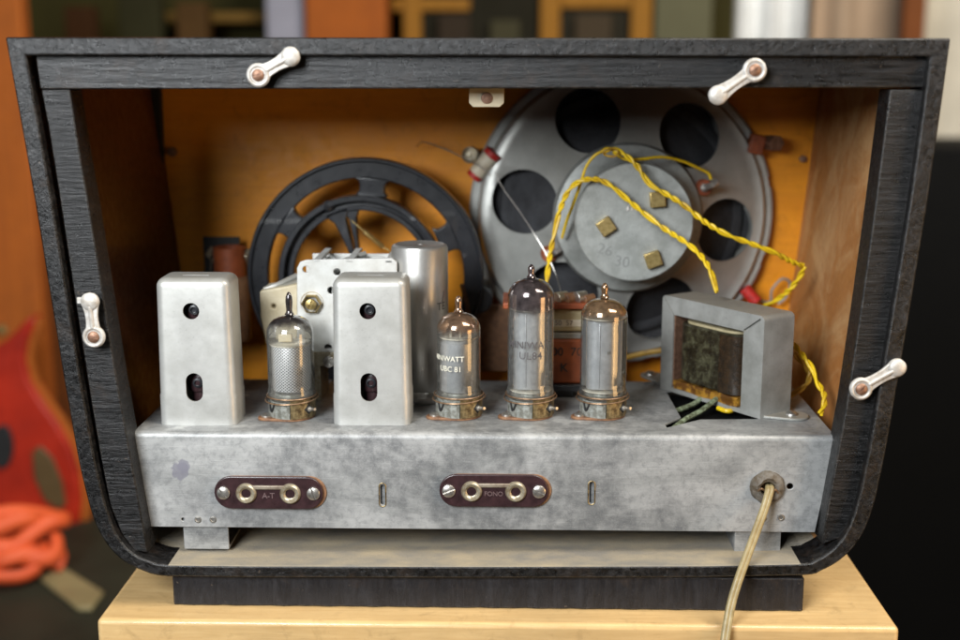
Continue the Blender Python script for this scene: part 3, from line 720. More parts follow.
        if big: b2 = new(); box(b2, (x, y-1, z1_+3.2), (r*1.3, 4, 2.2)); obj('getter_plate', b2, M['mica'], t_, bevel=.3)
        obj('mica_disc', bm, M['mica'], t_, bevel=.15)
        bm = new(); box(bm, (x+2, y-r*.66-.6, (z0_+z1_)/2+2), (1.4, .6, 1.6)); obj('weld_spot', bm, M['screw'], t_)
        if big:
            tb = text_bm('MINIWATT', 5.6, None, .04, ((x, y, ZT+P(530, 346, y-r).z-ZT), r+.12, R(-90)), 1.02, bold=.03)
            merge(tb, text_bm('UL84', 5.6, None, .04, ((x, y, P(530, 356.5, y-r).z), r+.12, R(-91)), 1.05, bold=.03)); obj('lettering', tb, M['greyink'], t_)

# ================================================================== ELECTROLYTIC CAN
Ye = 88; c = P(419.5, 240, Ye); k = pxmm(c); r = 28.3*k; zt = P(419.5, 243.5, Ye).z
t_ = thing('capacitor_can', 'tall round aluminium capacitor can behind the second rectangular can', 'capacitor', (c.x, Ye, ZT))
bm = new(); lathe(bm, [(r+.2, .1), (r+.8, 1), (r+.8, 2.5), (r, 3.2), (r, 6), (r-.5, 6.8), (r, 7.6), (r, zt-ZT-2.6), (r-.6, zt-ZT-.9), (r-2.2, zt-ZT-.1), (r-3.2, zt-ZT-.5), (2, zt-ZT-.5), (1.6, zt-ZT-1.2), (0, zt-ZT-1.2)], (c.x, Ye, ZT), seg=64)
obj('can_body', bm, M['alu_can'], t_, smooth=35)
tb = text_bm('TE', 6, Matrix.Identity(4), .04, None, 1.0); 
me_ = tb
for v_ in me_.verts:
    a = R(-38)+v_.co.x/r; v_.co = Vector((c.x+(r+.1)*math.cos(a), Ye+(r+.1)*math.sin(a), P(445, 306, Ye-8).z+v_.co.y))
merge(me_, text_bm('/', 9, None, .04, ((c.x, Ye, P(445, 297, Ye-8).z), r+.1, R(-33)))); obj('lettering', me_, M['greyink'], t_)

# ================================================================== TUNING CAPACITOR (gang)
Yg = 74; t_ = thing('tuning_capacitor', 'white metal framed tuning capacitor with a brass nut, behind the first tube', 'tuning capacitor', (P(340, 350, Yg).x, Yg+25, ZT))
q = ypoly([(297, 268), (300, 262), (306, 260), (392, 258), (397, 262), (397, 352), (297, 352)], Yg); bm = new(); prism(bm, q, Yg, Yg+2.2)
cb = new()
for (x, y, r) in ((306, 269.5, 1.9), (337, 272, 1.9), (331, 290.5, 2.0), (328, 348, 2.1)):
    p = P(x, y, Yg); cyl(cb, (p.x, Yg-5, p.z), (p.x, Yg+6, p.z), r, seg=18)
obj('front_plate', boolean(bm, cb), M['white_metal'], t_, bevel=.4)
a = P(301, 352, Yg); b = P(396, 262, Yg); zb_ = a.z
bm = new()
for yy in (20, 44): 
    box(bm, ((a.x+b.x)/2, Yg+yy, (zb_+b.z)/2-1), (b.x-a.x-2, 1.6, b.z-zb_-2))
box(bm, ((a.x+b.x)/2, Yg+24, zb_+1), (b.x-a.x-2, 46, 1.6))
for xx in (a.x+10, a.x+28, b.x-4): box(bm, (xx, Yg+23, b.z+.2), (4, 46, 1.6))
obj('side_frame', bm, M['white_metal'], t_, bevel=.3)
bm = new()
for kx in range(12):
    for s in (0, 1): box(bm, (a.x+9+kx*2.2, Yg+11+s*22, (zb_+b.z)/2-3), (.5, 16, (b.z-zb_)*.75))
obj('rotor_plates', bm, M['alu'], t_)
# sloped lever bar and domed tabs on top
bm = new(); p0, p1 = P(314, 272, Yg+4), P(366, 254, Yg+26); d = p1-p0
tube(bm, [p0, (p0+p1)/2, p1], 2.0, 4, 2, .4); obj('lever_bar', bm, M['steel'], t_)
for x in (325, 352, 376):
    p = P(x, 256, Yg+30); bm = new(); prism(bm, capsule(p.x-3, p.z-6, p.x+3, p.z-6, 5.5), Yg+30, Yg+31.5); obj('top_tab', bm, M['white_metal'], t_, bevel=.3)
p = P(312, 303, Yg); bm = new()
lathe(bm, [(5.6, 0), (5.6, 3.2), (4.8, 4)], (p.x, Yg-.1, p.z), (0, -1, 0), 6); lathe(bm, [(6.4, 0), (6.3, .6)], (p.x, Yg-.1, p.z), (0, -1, 0), 24)
lathe(bm, [(0, 3), (3.0, 3), (2.9, 5.0), (0, 5.6)], (p.x, Yg-.1, p.z), (0, -1, 0), 20); cb = new(); box(cb, (p.x, Yg-5.6, p.z), (1.0, 1.8, 8), Matrix.Rotation(.3, 3, 'Y')); obj('brass_nut', boolean(bm, cb), M['brass'], t_)
# lower rail with screw and mounting bracket
a2 = P(298, 353, Yg-3); b2 = P(398, 368, Yg-3); bm = new(); box(bm, ((a2.x+b2.x)/2, Yg+1, (a2.z+b2.z)/2), (b2.x-a2.x, 3, a2.z-b2.z))
box(bm, (b2.x-12, Yg+20, (ZT+b2.z)/2), (6, 30, b2.z-ZT)); box(bm, (a2.x+8, Yg+20, (ZT+b2.z)/2), (6, 30, b2.z-ZT)); obj('bottom_rail', bm, M['eyelet'], t_, bevel=.5)
p = P(328.5, 362, Yg-2); bm = new(); lathe(bm, [(0, 0), (3.3, 0), (3.2, .9), (0, 1.5)], (p.x, Yg-1, p.z), (0, -1, 0), 20); cb = new(); box(cb, (p.x, Yg-3, p.z), (.8, 1.8, 8), Matrix.Rotation(.7, 3, 'Y')); obj('screw', boolean(bm, cb), M['screw'], t_)
# small cream box on its left
Yk = Yg+6; q = ypoly([(259.5, 291), (298, 284), (298, 345), (266, 345), (260, 318)], Yk); bm = new(); prism(bm, q, Yk, Yk+24)
cb = new(); p = P(273.5, 306.5, Yk); cyl(cb, (p.x, Yk-3, p.z), (p.x, Yk+5, p.z), 1.2, seg=14); obj('side_housing', boolean(bm, cb), M['cream'], t_, bevel=1)
bm = new(); tube(bm, [P(264, 290, Yk+6), P(280, 284, Yk+8), P(297, 276, Yk+14)], 1.8, 8); tube(bm, [P(268, 293, Yk+4), P(284, 287, Yk+4), P(299, 281, Yk+10)], 1.2, 8); obj('trimmer_bar', bm, M['steel'], t_)

# ================================================================== DIAL DRUM WHEEL
Yw = 160; c = P(366, 276, Yw); k = pxmm(c); t_ = thing('spoked_drum', 'large slate black spoked dial wheel behind the tuning capacitor', 'dial wheel', (c.x, Yw, c.z-118*k))
def ring(bm, cx, cz, r0, r1, y0, y1, seg=96):
    V = []
    for i in range(seg):
        a = 2*PI*i/seg; ca, sa = math.cos(a), math.sin(a)
        V.append([bm.verts.new((cx+r*ca, y, cz+r*sa)) for r, y in ((r0, y0), (r1, y0), (r1, y1), (r0, y1))])
    for i in range(seg):
        A, B = V[i], V[(i+1) % seg]
        for j in range(4): bm.faces.new((A[j], A[(j+1) % 4], B[(j+1) % 4], B[j]))
def sector(bm, cx, cz, r0, r1, a0, a1, y0, y1, n=5, flare=.06):
    V = []
    for i in range(n+1):
        u = i/n; r = r0+(r1-r0)*u; fl = flare*(2*u-1)**4; V.append([bm.verts.new((cx+r*math.cos(a), y, cz+r*math.sin(a))) for a, y in ((a0-fl, y0), (a1+fl, y0), (a1+fl, y1), (a0-fl, y1))])
    for A, B in zip(V, V[1:]):
        for j in range(4): bm.faces.new((A[j], A[(j+1) % 4], B[(j+1) % 4], B[j]))
    bm.faces.new(V[0]); bm.faces.new(V[-1][::-1])
RO = 118*k
bm = new(); ring(bm, c.x, c.z, RO-20*k, RO-1, Yw-2, Yw+6); ring(bm, c.x, c.z, RO-2.6, RO, Yw-4, Yw+8); obj('outer_rim', bm, M['slate'], t_, bevel=.8, smooth=50)
for j in range(6):
    a = R(25+60*j); bm = new(); sector(bm, c.x, c.z, RO-36*k, RO-18*k, a-.14, a+.14, Yw-1.8, Yw+5.6); obj('outer_spoke', bm, M['slate'], t_, bevel=.8)
ci = P(360, 273, Yw-6); ci = Vector((c.x-2, 0, c.z)); RI = 82*k
bm = new(); ring(bm, ci.x, ci.z, RI-6*k, RI, Yw-10, Yw+2); ring(bm, ci.x, ci.z, RI-15*k, RI-9.5*k, Yw-8, Yw+2); ring(bm, ci.x, ci.z, RI-14*k, RI-1, Yw-4, Yw+2); obj('inner_drum', bm, M['slate'], t_, bevel=.7, smooth=50)
for j in range(3):
    a = R(107+120*j); bm = new()
    sector(bm, ci.x, ci.z, 8, RI-10*k, a-.05-.0, a+.13, Yw-8, Yw+1, flare=.10); sector(bm, ci.x, ci.z, 8, RI-10*k, a-.22, a-.11, Yw-7, Yw+1, flare=.08); obj('inner_spoke', bm, M['slate'], t_, bevel=.7)
bm = new(); lathe(bm, [(11, 0), (11, 12), (6, 16), (0, 16)], (ci.x, Yw+2, ci.z), (0, -1, 0), 32); obj('hub', bm, M['slate'], t_)
bm = new(); lathe(bm, [(3.2, 0), (3.2, 5), (0, 6)], P(325, 208, Yw-9)-Vector((0, -4, 0)), (.5, -1, .4), 14); obj('stop_peg', bm, M['slate'], t_)
# shaft to the front panel
bm = new(); cyl(bm, (ci.x, Yg+2, ci.z), (ci.x, DEPTH, ci.z), 3); obj('shaft', bm, M['steel'], t_)
# tension spring and its cord
s0, s1 = P(364, 231, Yw-12), P(383, 247, Yw-12); bm = new(); ax = s1-s0; x_, y_, d_ = frame(ax)
tube(bm, [s0+ax*(i/120)+(x_*math.cos(i*.9)+y_*math.sin(i*.9))*1.4 for i in range(121)], .28, 5, smooth=False); tube(bm, [P(351, 220, Yw-12), s0], .3, 5); tube(bm, [s1, P(390, 252, Yw-12), P(386, 262, Yw-10)], .4, 5)
tag(obj('tension_spring', bm, M['brass'], None), 'thin coiled brass spring stretched across the black dial wheel', 'spring')

# ================================================================== LOUDSPEAKER
FL = P(620.5, 213, DEPTH-8); MG = P(634.5, 222.5, 126); ax = (MG-FL).normalized(); AL = (MG-FL).dot(ax); MO = MG-ax*AL
t_ = thing('loudspeaker', 'big round silver grey loudspeaker with round magnet on the orange baffle', 'loudspeaker', (FL.x, FL.y, FL.z-95))
k = pxmm(FL); r = 151*k
X, Yv, _ = frame(ax)
def sp(rr, h, ang):   # point in the speaker's own frame; ang measured in the picture plane, counter-clockwise from right
    # build in-plane axes from world right/up
    rt = Vector((1, 0, 0)); rt = (rt-ax*rt.dot(ax)).normalized(); up = rt.cross(-ax)*-1
    up = (Vector((0, 0, 1))-ax*ax.z).normalized()
    return FL+rt*(rr*math.cos(ang))+up*(rr*math.sin(ang))+ax*h
kb = pxmm(FL+ax*20)
prof_o = [(r, -3), (r, 3), (r-1.5, 4), (r-5, 4), (r-6, 8), (r-7.5, 9.5), (r-10, 9.5), (r-14, 11), (r*.66, 25), (r*.47, 37), (r*.44, 42)]
prof_i = [(r*.41, 41), (r*.44, 35), (r*.64, 23), (r-15, 9), (r-18, 2), (r-18, -3)]
bm = new(); lathe(bm, prof_o+prof_i, FL, ax, 96, closed=True)
cb = new()
for j in range(6):
    a = R(-8+60*j); p = sp(r*.655, 0, a); cyl(cb, p-ax*2, p+ax*60, 19.8 if j < 4 else 22.5, seg=40)
for j in range(12):
    a = R(12+30*j); p = sp(r+1.0, 0, a); rd = (p-FL).normalized(); tn = rd.cross(ax)
    Mx = Matrix((rd, tn, ax)).transposed(); box(cb, p+ax*2, (4.2, 7, 16), Mx) if j % 3 != 1 else None
bm = boolean(bm, cb); obj('basket', bm, M['basket'], t_, smooth=32, bevel=.3)
bm = new(); lathe(bm, [(r-12, .3), (r-19, 1.2), (r-20, 5.5), (r-23, 7), (r-26, 6.4), (r-30, 9), (r*.55, 19), (r*.38, 27), (r*.36, 30)], FL, ax, 72); obj('paper_cone', bm, M['cone'], t_)
# magnet pot
rm = 59.5*pxmm(MG)
bm = new(); lathe(bm, [(rm*1.30, 28), (rm*1.32, 38), (rm*1.27, 42), (rm*1.05, 45), (rm*.96, 48), (rm*.93, AL-12), (rm*.95, AL-8.5), (rm*.99, AL-7.5), (rm, AL-6.5), (rm, AL-1), (rm-.8, AL), (0, AL)], MO, ax, 80); obj('magnet', bm, M['magnet'], t_, smooth=35)
def on_mag(px, py, h=0):
    d = ray(px, py); tt = (MG-CAM).dot(ax)/d.dot(ax); return CAM+d*tt+ax*h
for (px, py, an) in ((657, 199, .1), (605.5, 226, .6), (652.5, 259, .35)):
    p = on_mag(px, py); bm = new(); x_, y_, d_ = frame(ax); Mx = Matrix((x_, y_, d_)).transposed() @ Matrix.Rotation(an, 3, 'Z')
    box(bm, p+ax*2.2, (9, 9, 4.4), Mx); obj('square_bolt', bm, M['brass'], t_, bevel=.5)
p = on_mag(633, 207.5); bm = new(); rs = random.Random(5)
for j in range(9): 
    q_ = p+Vector((rs.uniform(-3, 3), 0, rs.uniform(-2, 2))); q_ = q_-ax*(q_-MG).dot(ax); lathe(bm, [(1.1, 0), (.7, .6), (0, .8)], q_, ax, 6)
obj('paint_marks', bm, M['latch'], t_)
for txt, px, py, an in (('26', 605, 250, -.9), ('30', 622, 262, -.55)):
    p = on_mag(px, py, .1); x_ = (Vector((1, 0, 0))-ax*ax.x).normalized(); y_ = (-ax).cross(x_)*-1; y_ = ax.cross(x_)
    Mx = Matrix((x_, y_, ax)).transposed().to_4x4(); bm = text_bm(txt, 9, Matrix.Translation(p) @ Mx @ Matrix.Rotation(an*.3, 4, 'Z'), .12); obj('stamped_number', bm, M['magnet_dark'] if 'magnet_dark' in M else M.setdefault('magnet_dark', pm('stamped_grey', (.25, .26, .245), (.2, .2, .19), .2, .5, .1, .2)), t_)
# terminals
def terminal(px, py, h, extra=None):
    d = ray(px, py); q0 = FL+ax*h; tt = (q0-CAM).dot(ax)/d.dot(ax); p = CAM+d*tt
    bm = new(); lathe(bm, [(5.0, -3), (5.0, .6), (4.6, 1)], p, ax, 24); cyl(bm, p-ax*14, p, 5, seg=20); o = obj('terminal_washer', bm, M['terra'], t_, bevel=.2)
    bm = new(); lathe(bm, [(2.8, 0), (2.6, 2), (1.3, 2.2), (1.2, 4), (0, 4.2)], p+ax*1, ax, 6); tube(bm, [p+ax*3, p+ax*5+Vector((4, -1, 2)), p+ax*5+Vector((7, -1, 4))], 2.0, 8); obj('solder_lug', bm, M['screw'], o); return p
pt1 = terminal(704, 187.5, 38); pt2 = terminal(549, 254, 36)
# fixing clips round the flange
for (px, py, kind) in ((764, 144, 0), (480, 160, 1), (748, 292, 2)):
    p = P(px, py, DEPTH-14)
    bm = new()
    if kind == 0:
        box(bm, p-Vector((5, 0, 0)), (9, 12, 12), Matrix.Rotation(.2, 3, 'Y')); o = obj('fixing_block', bm, M['terra'], t_, bevel=1)
        bm = new(); cyl(bm, p+Vector((2, 2, 1)), p+Vector((6, -10, 1)), 5, seg=6); obj('fixing_nut', bm, M['rust'], o)
    elif kind == 1:
        d1 = Vector((.62, -.15, .77)).normalized(); pc_ = p+Vector((2.5, -4, -2.5)); cyl(bm, pc_-d1*8, pc_+d1*8, 5.2, seg=20); o = obj('ceramic_spacer', bm, M['ceramic'], t_, bevel=1)
        bm = new(); cyl(bm, pc_+d1*7, pc_+d1*10.5, 5.6, seg=20); cyl(bm, pc_-d1*10.5, pc_-d1*7, 5.0, seg=20); obj('red_end_cap', bm, M['red'], o)
        bm = new(); q_ = P(470, 155, DEPTH-16); lathe(bm, [(5.2, -4), (5.2, 1), (3.5, 1.6), (3, .5), (1.6, .5), (1.4, 3), (0, 3.2)], q_, (-.3, -1, 0), 16); obj('fixing_nut', bm, M['eyelet'], o)
    else:
        cyl(bm, p+Vector((-3, -3, 3)), p+Vector((5, -5, -6)), 4, seg=16); o = obj('red_clip', bm, M['red'], t_, bevel=.8)
        bm = new(); tube(bm, [P(757, 300, DEPTH-6), P(770, 302, DEPTH-8), P(772, 290, DEPTH-10), P(782, 279, DEPTH-10), P(790, 283, DEPTH-8), P(786, 297, DEPTH-7), P(778, 304, DEPTH-6)], .9, 6); obj('wire_loop', bm, M['steel'], t_)

# thin loose bare wires
bm = new(); tube(bm, [P(417, 146, 190), P(424, 142, 182), P(445, 149, 176), P(468, 160, 172), P(485, 170, 168), P(491, 176, 168)], .38, 6)
tag(obj('bare_wire', bm, M['screw']), 'short thin bare wire sticking out left of the loudspeaker edge', 'wire')
bm = new(); tube(bm, [P(495, 172, 165), P(503, 188, 160), P(520, 212, 150), P(535, 235, 140), P(548, 257, 135), P(556, 275, 130), P(561, 292, 122)], .3, 6)
tag(obj('bare_wire', bm, M['screw']), 'long thin bare wire running diagonally down across the left loudspeaker hole', 'wire')

# ---- yellow wires
def Q(l): return [P(x, y, Y) for x, y, Y in l]
g_ = 'yellow twisted wires'
bm = twist(Q([(546, 290, 112), (549, 262, 118), (553, 240, 120), (560, 210, 122), (570, 189, 122), (584, 180, 120), (600, 180, 118), (614, 188, 116), (628, 200, 116), (645, 214, 115), (665, 229, 112), (688, 244, 108), (702, 257, 100), (711, 272, 92), (717, 292, 84)]), .88, 17)
tag(obj('twisted_wire', bm, M['yellow']), 'yellow twisted wire pair arching over the magnet down to the transformer top', 'wire', g_)
bm = twist(Q([(603, 151, 124), (612, 149, 122), (624, 154, 118), (637, 166, 116), (650, 184, 114), (668, 195, 112), (685, 206, 112), (705, 222, 112), (728, 235, 112), (752, 244, 114), (775, 253, 118), (792, 262, 124), (803, 266, 130)]), .88, 16)
tag(obj('twisted_wire', bm, M['yellow']), 'yellow twisted wire pair running from above the magnet to the right cabinet wall', 'wire', g_)
bm = twist(Q([(804, 266, 130), (800, 276, 134), (790, 289, 140), (778, 299, 148), (765, 306, 155)]), .88, 15)
tag(obj('twisted_wire', bm, M['yellow']), 'short yellow twisted wire pair dropping from the right wall behind the transformer', 'wire', g_)
bm = twist(Q([(785, 325, 100), (791, 340, 92), (801, 353, 84), (812, 368, 76), (817, 382, 70), (824, 394, 62), (824, 406, 56), (820, 414, 52)]), .88, 16)
tag(obj('twisted_wire', bm, M['yellow']), 'yellow twisted wire pair hanging right of the transformer against the side wall', 'wire', g_)
bm = twist(Q([(788, 345, 100), (798, 358, 96), (808, 370, 92), (808, 382, 90), (798, 391, 88), (788, 397, 88), (778, 402, 90)]), .88, 16)
tag(obj('twisted_wire', bm, M['yellow_old']), 'dirty brownish yellow wire loop curling behind the lower right of the transformer', 'wire', g_)
bm = new(); tube(bm, Q([(604, 150, 124), (594, 156, 124), (586, 167, 125), (581, 182, 126), (574, 202, 132), (567, 220, 140), (562, 238, 146)]), .88, 8)
tag(obj('single_wire', bm, M['yellow']), 'single yellow wire bending down left of the magnet', 'wire')
bm = new(); tube(bm, Q([(613, 152, 122), (625, 159, 124), (642, 159, 130), (662, 157, 138), (682, 161, 146), (698, 168, 152), (708, 173, 155), (711, 179, 156)]), .88, 8)
tag(obj('single_wire', bm, M['yellow']), 'single yellow wire running right from the magnet to its terminal lug', 'wire')
bm = new(); pz = P(611, 152.5, 117); tube(bm, [pz+Vector((4.2*math.cos(t), 1.5*math.sin(2*t), 2.2*math.sin(t))) for t in [2*PI*i/20 for i in range(21)]], .7, 6, smooth=False)
tag(obj('wire_tie', bm, M['yellow_old']), 'small brown loop tying the yellow wires at their highest point', 'wire tie')
bm = new(); tube(bm, Q([(612, 360, 150), (628, 357, 145), (645, 353, 142), (664, 350, 140), (690, 345, 140)]), 1.7, 8)
tag(obj('single_wire', bm, M['yellow_old']), 'straight dull yellow wire low behind the rightmost tube', 'wire')

# ================================================================== OUTPUT TRANSFORMER / PAPER BLOCK
Yo = 88; a = P(508, 303, Yo); b = P(586, 394, Yo)
t_ = thing('paper_capacitor', 'boxy component with an orange paper label and beige band behind the tallest tube', 'component', ((a.x+b.x)/2, Yo+14, ZT))
def blk(name, x0, y0, x1, y1, m, dy=0, th=28, bev=.6):
    p = P(x0, y0, Yo+dy); q_ = P(x1, y1, Yo+dy); bm = new(); box(bm, ((p.x+q_.x)/2, Yo+dy+th/2, (p.z+q_.z)/2), (q_.x-p.x, th, p.z-q_.z)); return obj(name, bm, m, t_, bevel=bev)
blk('top_flange', 503, 303, 588, 309.5, M['terra'], -3, 34)
blk('beige_band', 512, 310, 585, 332, M['beige_label'], 0, 28, 2)
blk('dark_waist', 514, 332.5, 583, 339, M['steel'], 1, 26)
blk('orange_label', 512, 339, 585, 384, M['orange_label'], 0, 28, 1.5)
o = blk('base_block', 510, 384.5, 587, 392, M['slate'], -1, 30)
zb2 = wloc(o).z*1000; bm = new(); box(bm, ((a.x+b.x)/2, Yo+14, (ZT+zb2)/2), (30, 20, max(.5, zb2-ZT))); obj('spacer', bm, M['slate'], t_)
tb = text_bm('100  700', 6.8, Matrix.Translation(P(567, 352, Yo)+Vector((0, -.3, 0))) @ FACE, .1); merge(tb, text_bm('K', 7, Matrix.Translation(P(564, 368, Yo)+Vector((0, -.3, 0))) @ FACE, .1, bold=.05)); obj('lettering', tb, M['ink'], t_)
bm = new(); box(bm, P(562, 323, Yo)+Vector((0, .3, 0)), (22, 1.2, 4)); o = obj('value_tag', bm, M['mica'], t_, bevel=.3)
tb = text_bm('050  57', 4, Matrix.Translation(P(562, 323, Yo)+Vector((0, -.4, 0))) @ FACE, .08); obj('lettering', tb, M['greyink'], o)
for (x, y, rr, mm) in ((562, 297, 4.3, 'eyelet'), (570, 298, 4.4, 'fibre'), (581, 297, 4.6, 'screw'), (589, 298, 3.0, 'fibre')):
    p = P(x, y, Yo+2); bm = new(); cyl(bm, p+Vector((-3, 0, -1)), p+Vector((3, 4, 0)), rr*.9, rr*.7, 12); cyl(bm, p+Vector((0, 3, -6)), p+Vector((0, 3, 0)), 1.2, seg=8)
    obj('solder_terminal', bm, M[mm], t_, bevel=1.2)

# ================================================================== POWER TRANSFORMER
A = Pz(660, 388.5, ZT); B = Pz(760, 419.5, ZT); C0 = Pz(786.5, 408, ZT)
ex = (B-A); W = ex.length; ex.normalize(); ey = Vector((-ex.y, ex.x, 0)); Dt = 23
# height from the top front right corner
d = ray(763, 317); tt = (B.x-CAM.x)/d.x if abs(d.x) > 1e-6 else 1; Ht = (CAM+d*((B-CAM).dot(Vector((0, 1, 0)))/d.y)).z-ZT
t_ = thing('power_transformer', 'grey steel framed transformer with a dark waxed coil at the right of the chassis', 'transformer', A+ex*W/2+ey*Dt/2)
Mt = Matrix((ex, ey, Vector((0, 0, 1)))).transposed().to_4x4(); Mt.translation = A+Vector((0, 0, .1))
def tr(bm): bm.transform(Mt); return bm
# shell: hollow block with a window in the front (local x 0..W, y 0..Dt, z 0..Ht)
rc = 3.0
fp = [(0, 0)]+[(rc-rc*math.cos(t), Ht-rc+rc*math.sin(t)) for t in [PI/2*k_/5 for k_ in range(6)]]+[(W-rc+rc*math.sin(t), Ht-rc+rc*math.cos(t)) for t in [PI/2*k_/5 for k_ in range(6)]]+[(W, 0)]
bm = new(); prism(bm, fp, 0, Dt)
wl, wr, wb, wt = W*.12, W*.815, 2.6, Ht*.815
cb = new(); box(cb, ((wl+wr)/2, 0, (wb+wt)/2), (wr-wl, Dt*1.3, wt-wb))
bm = boolean(bm, cb)
# mitre seams at the top corners
for (x0, z0, x1, z1) in ((wl, wt, 1.5, Ht-1), (wr, wt, wr+(W-wr)*.82, Ht*.965)):
    cb = new(); v2 = Vector((x1-x0, 0, z1-z0)); L_ = v2.length; an = -math.atan2(v2.z, v2.x); box(cb, ((x0+x1)/2, 0, (z0+z1)/2), (L_, 3.0 if x0 < W/2 else 4.0, .5 if x0 < W/2 else 1.5), Matrix.Rotation(an, 3, 'Y')); bm = boolean(bm, cb)
print('TR', W, Dt, Ht, len(bm.verts)); obj('steel_frame', tr(bm), M['steel'], t_, smooth=40, bevel=1.0)
bm = new(); cxm = (wl+wr)/2; hw = (wr-wl)/2-.9
ov = [(cxm+hw*.96*(abs(math.cos(t))**.33)*(1 if math.cos(t) > 0 else -1), 11+11.5*math.sin(t)) for t in [2*PI*j/48 for j in range(48)]]
ov = [(u, max(v2, -1.5)) if True else 0 for u, v2 in ov]
prism(bm, ov, wb+Ht*.10, wt-3.5, 'z'); obj('coil', tr(bm), M['coilwrap'], t_, bevel=1.2)
bm = new(); prism(bm, [(cxm+(u-cxm)*.86, 11+(v2-11)*.86) for u, v2 in ov], wt-3.6, wt-2.2, 'z'); obj('paper_end', tr(bm), M['beige_label'], t_, bevel=.3)
bm = new()
A_ = [(cxm+hw*.975*(abs(math.cos(t))**.33), max(11+11.5*math.sin(t), -1.5)) for t in [R(-86)+R(86)*j/20 for j in range(21)]]
A_ = [(u, v2) for u, v2 in A_ if u > cxm+hw*.38]
prism(bm, [(u, v2-.5) for u, v2 in A_]+[(u-1.2, v2+1.2) for u, v2 in A_[::-1]], wb+Ht*.105, wt-4.4, 'z'); obj('dark_seam', tr(bm), M['waxdark'], t_)
bm = new(); box(bm, (cxm, 9, wb+Ht*.05), (hw*1.9, 19, Ht*.085))
bmesh.ops.subdivide_edges(bm, edges=bm.edges, cuts=7, use_grid_fill=True)
for v_ in bm.verts: v_.co += Vector(noise.noise_vector(v_.co*.3))*1.0
obj('wax_paper', tr(bm), M['waxpaper'], t_)
for xx in (wl+.3, wr-.3):
    bm = new()
    for j in range(14): box(bm, (xx, 1.6+j*1.3, (wb+wt)/2), (.9, .8, wt-wb-1))
    box(bm, (xx+(-.5 if xx < W/2 else .5), 10, (wb+wt)/2), (.6, 18, wt-wb-1.2)); obj('core_lamination', tr(bm), M['rust'], t_)
# feet lugs
def lug(px, py, px2, py2, rr):
    p = Pz(px, py, ZT); q_ = Pz(px2, py2, ZT); bm = new(); prism(bm, capsule(q_.x, q_.y, p.x, p.y, rr*1.25, rr), ZT+.05, ZT+1.6, 'z'); o = obj('mounting_lug', bm, M['steel'], t_, bevel=.4)
    bm = new(); lathe(bm, [(3.4, 0), (3.2, 1), (2, 1.9), (0, 2.2)], (p.x-1, p.y, ZT+1.6), seg=20); obj('rivet', bm, M['screw'], o)
lug(793, 417.5, 768, 414, 8.2); lug(652, 377, 668, 382, 7)
# lead-out wires seen in the cut-out
for pts, m, lb in (([(668, 410, -1), (682, 407, 0), (697, 402, 1), (706, 398, 6)], 'green', 'upper dull green wire crossing the dark chassis cut-out below the transformer'),
                   ([(668, 426, -3), (685, 418, 0), (702, 412, 2), (716, 406, 5)], 'green', 'lower dull green wire crossing the dark chassis cut-out below the transformer')):
    if m not in M: M[m] = pm('green_grey_insulation', (.22, .27, .17), (.08, .09, .05), .35, .5, lo=.42, hi=.55)
    bm = new(); tube(bm, [Pz(x, y, ZT)+Vector((0, 0, h-1.0)) for x, y, h in pts], 1.5, 8); tag(obj('lead_wire', bm, M[m]), lb, 'wire')
bm = new(); tube(bm, [Pz(x, y, ZT)+Vector((0, 0, h)) for x, y, h in ((718, 408, 0), (727, 411, 0), (735, 409, 0), (742, 404, 2))], 1.3, 8); tag(obj('lead_wire', bm, M['yellow']), 'short yellow wire showing under the front of the transformer', 'wire')
# black sheet added below the cut-out to make its shade dark
bm = new(); p = Pz(710, 408, ZT); box(bm, (p.x, p.y+8, ZT-5), (84, 66, 2)); o = obj('cutout_shade_sheet', bm, pm('dead_black', (.004, .004, .004), None, .1, .95, spec=.05), ch)

# ---- antenna coil at the back left
Yc_ = 176; p0 = P(229.5, 247, Yc_); k = pxmm(p0)
t_ = thing('coil_former', 'short terracotta coil tube on a black plate behind the left can', 'coil', (p0.x, Yc_, P(229, 300, Yc_).z))
bm = new(); rr = 16.3*k; zt = p0.z; lathe(bm, [(rr, -28), (rr, 0), (rr-1.2, .4), (rr-2.6, 0), (rr-2.6, -12), (0, -12)], (p0.x, Yc_, zt), seg=36); obj('former', bm, M['terra'], t_)
bm = new(); lathe(bm, [(rr+.3, -60), (rr+1.8, -58), (rr+1.8, -20), (rr+.3, -18)], (p0.x, Yc_, zt), seg=36); obj('winding', bm, M['fibre'], t_)
a = P(203, 237, Yc_+14); b = P(241, 290, Yc_+14); bm = new(); box(bm, ((a.x+b.x)/2, Yc_+15, (a.z+b.z)/2), (b.x-a.x, 2, a.z-b.z)); obj('back_plate', bm, M['ink'], t_)
bm = new()
for (x, y) in ((208, 256), (214, 262), (245, 258)): p = P(x, y, Yc_-2); cyl(bm, p, p+Vector((2, 5, 4)), 2.2, seg=8); tube(bm, [p, p+Vector((1, 3, -4)), p+Vector((0, 5, -10))], .6, 5)
obj('solder_terminal', bm, M['eyelet'], t_, bevel=.4)

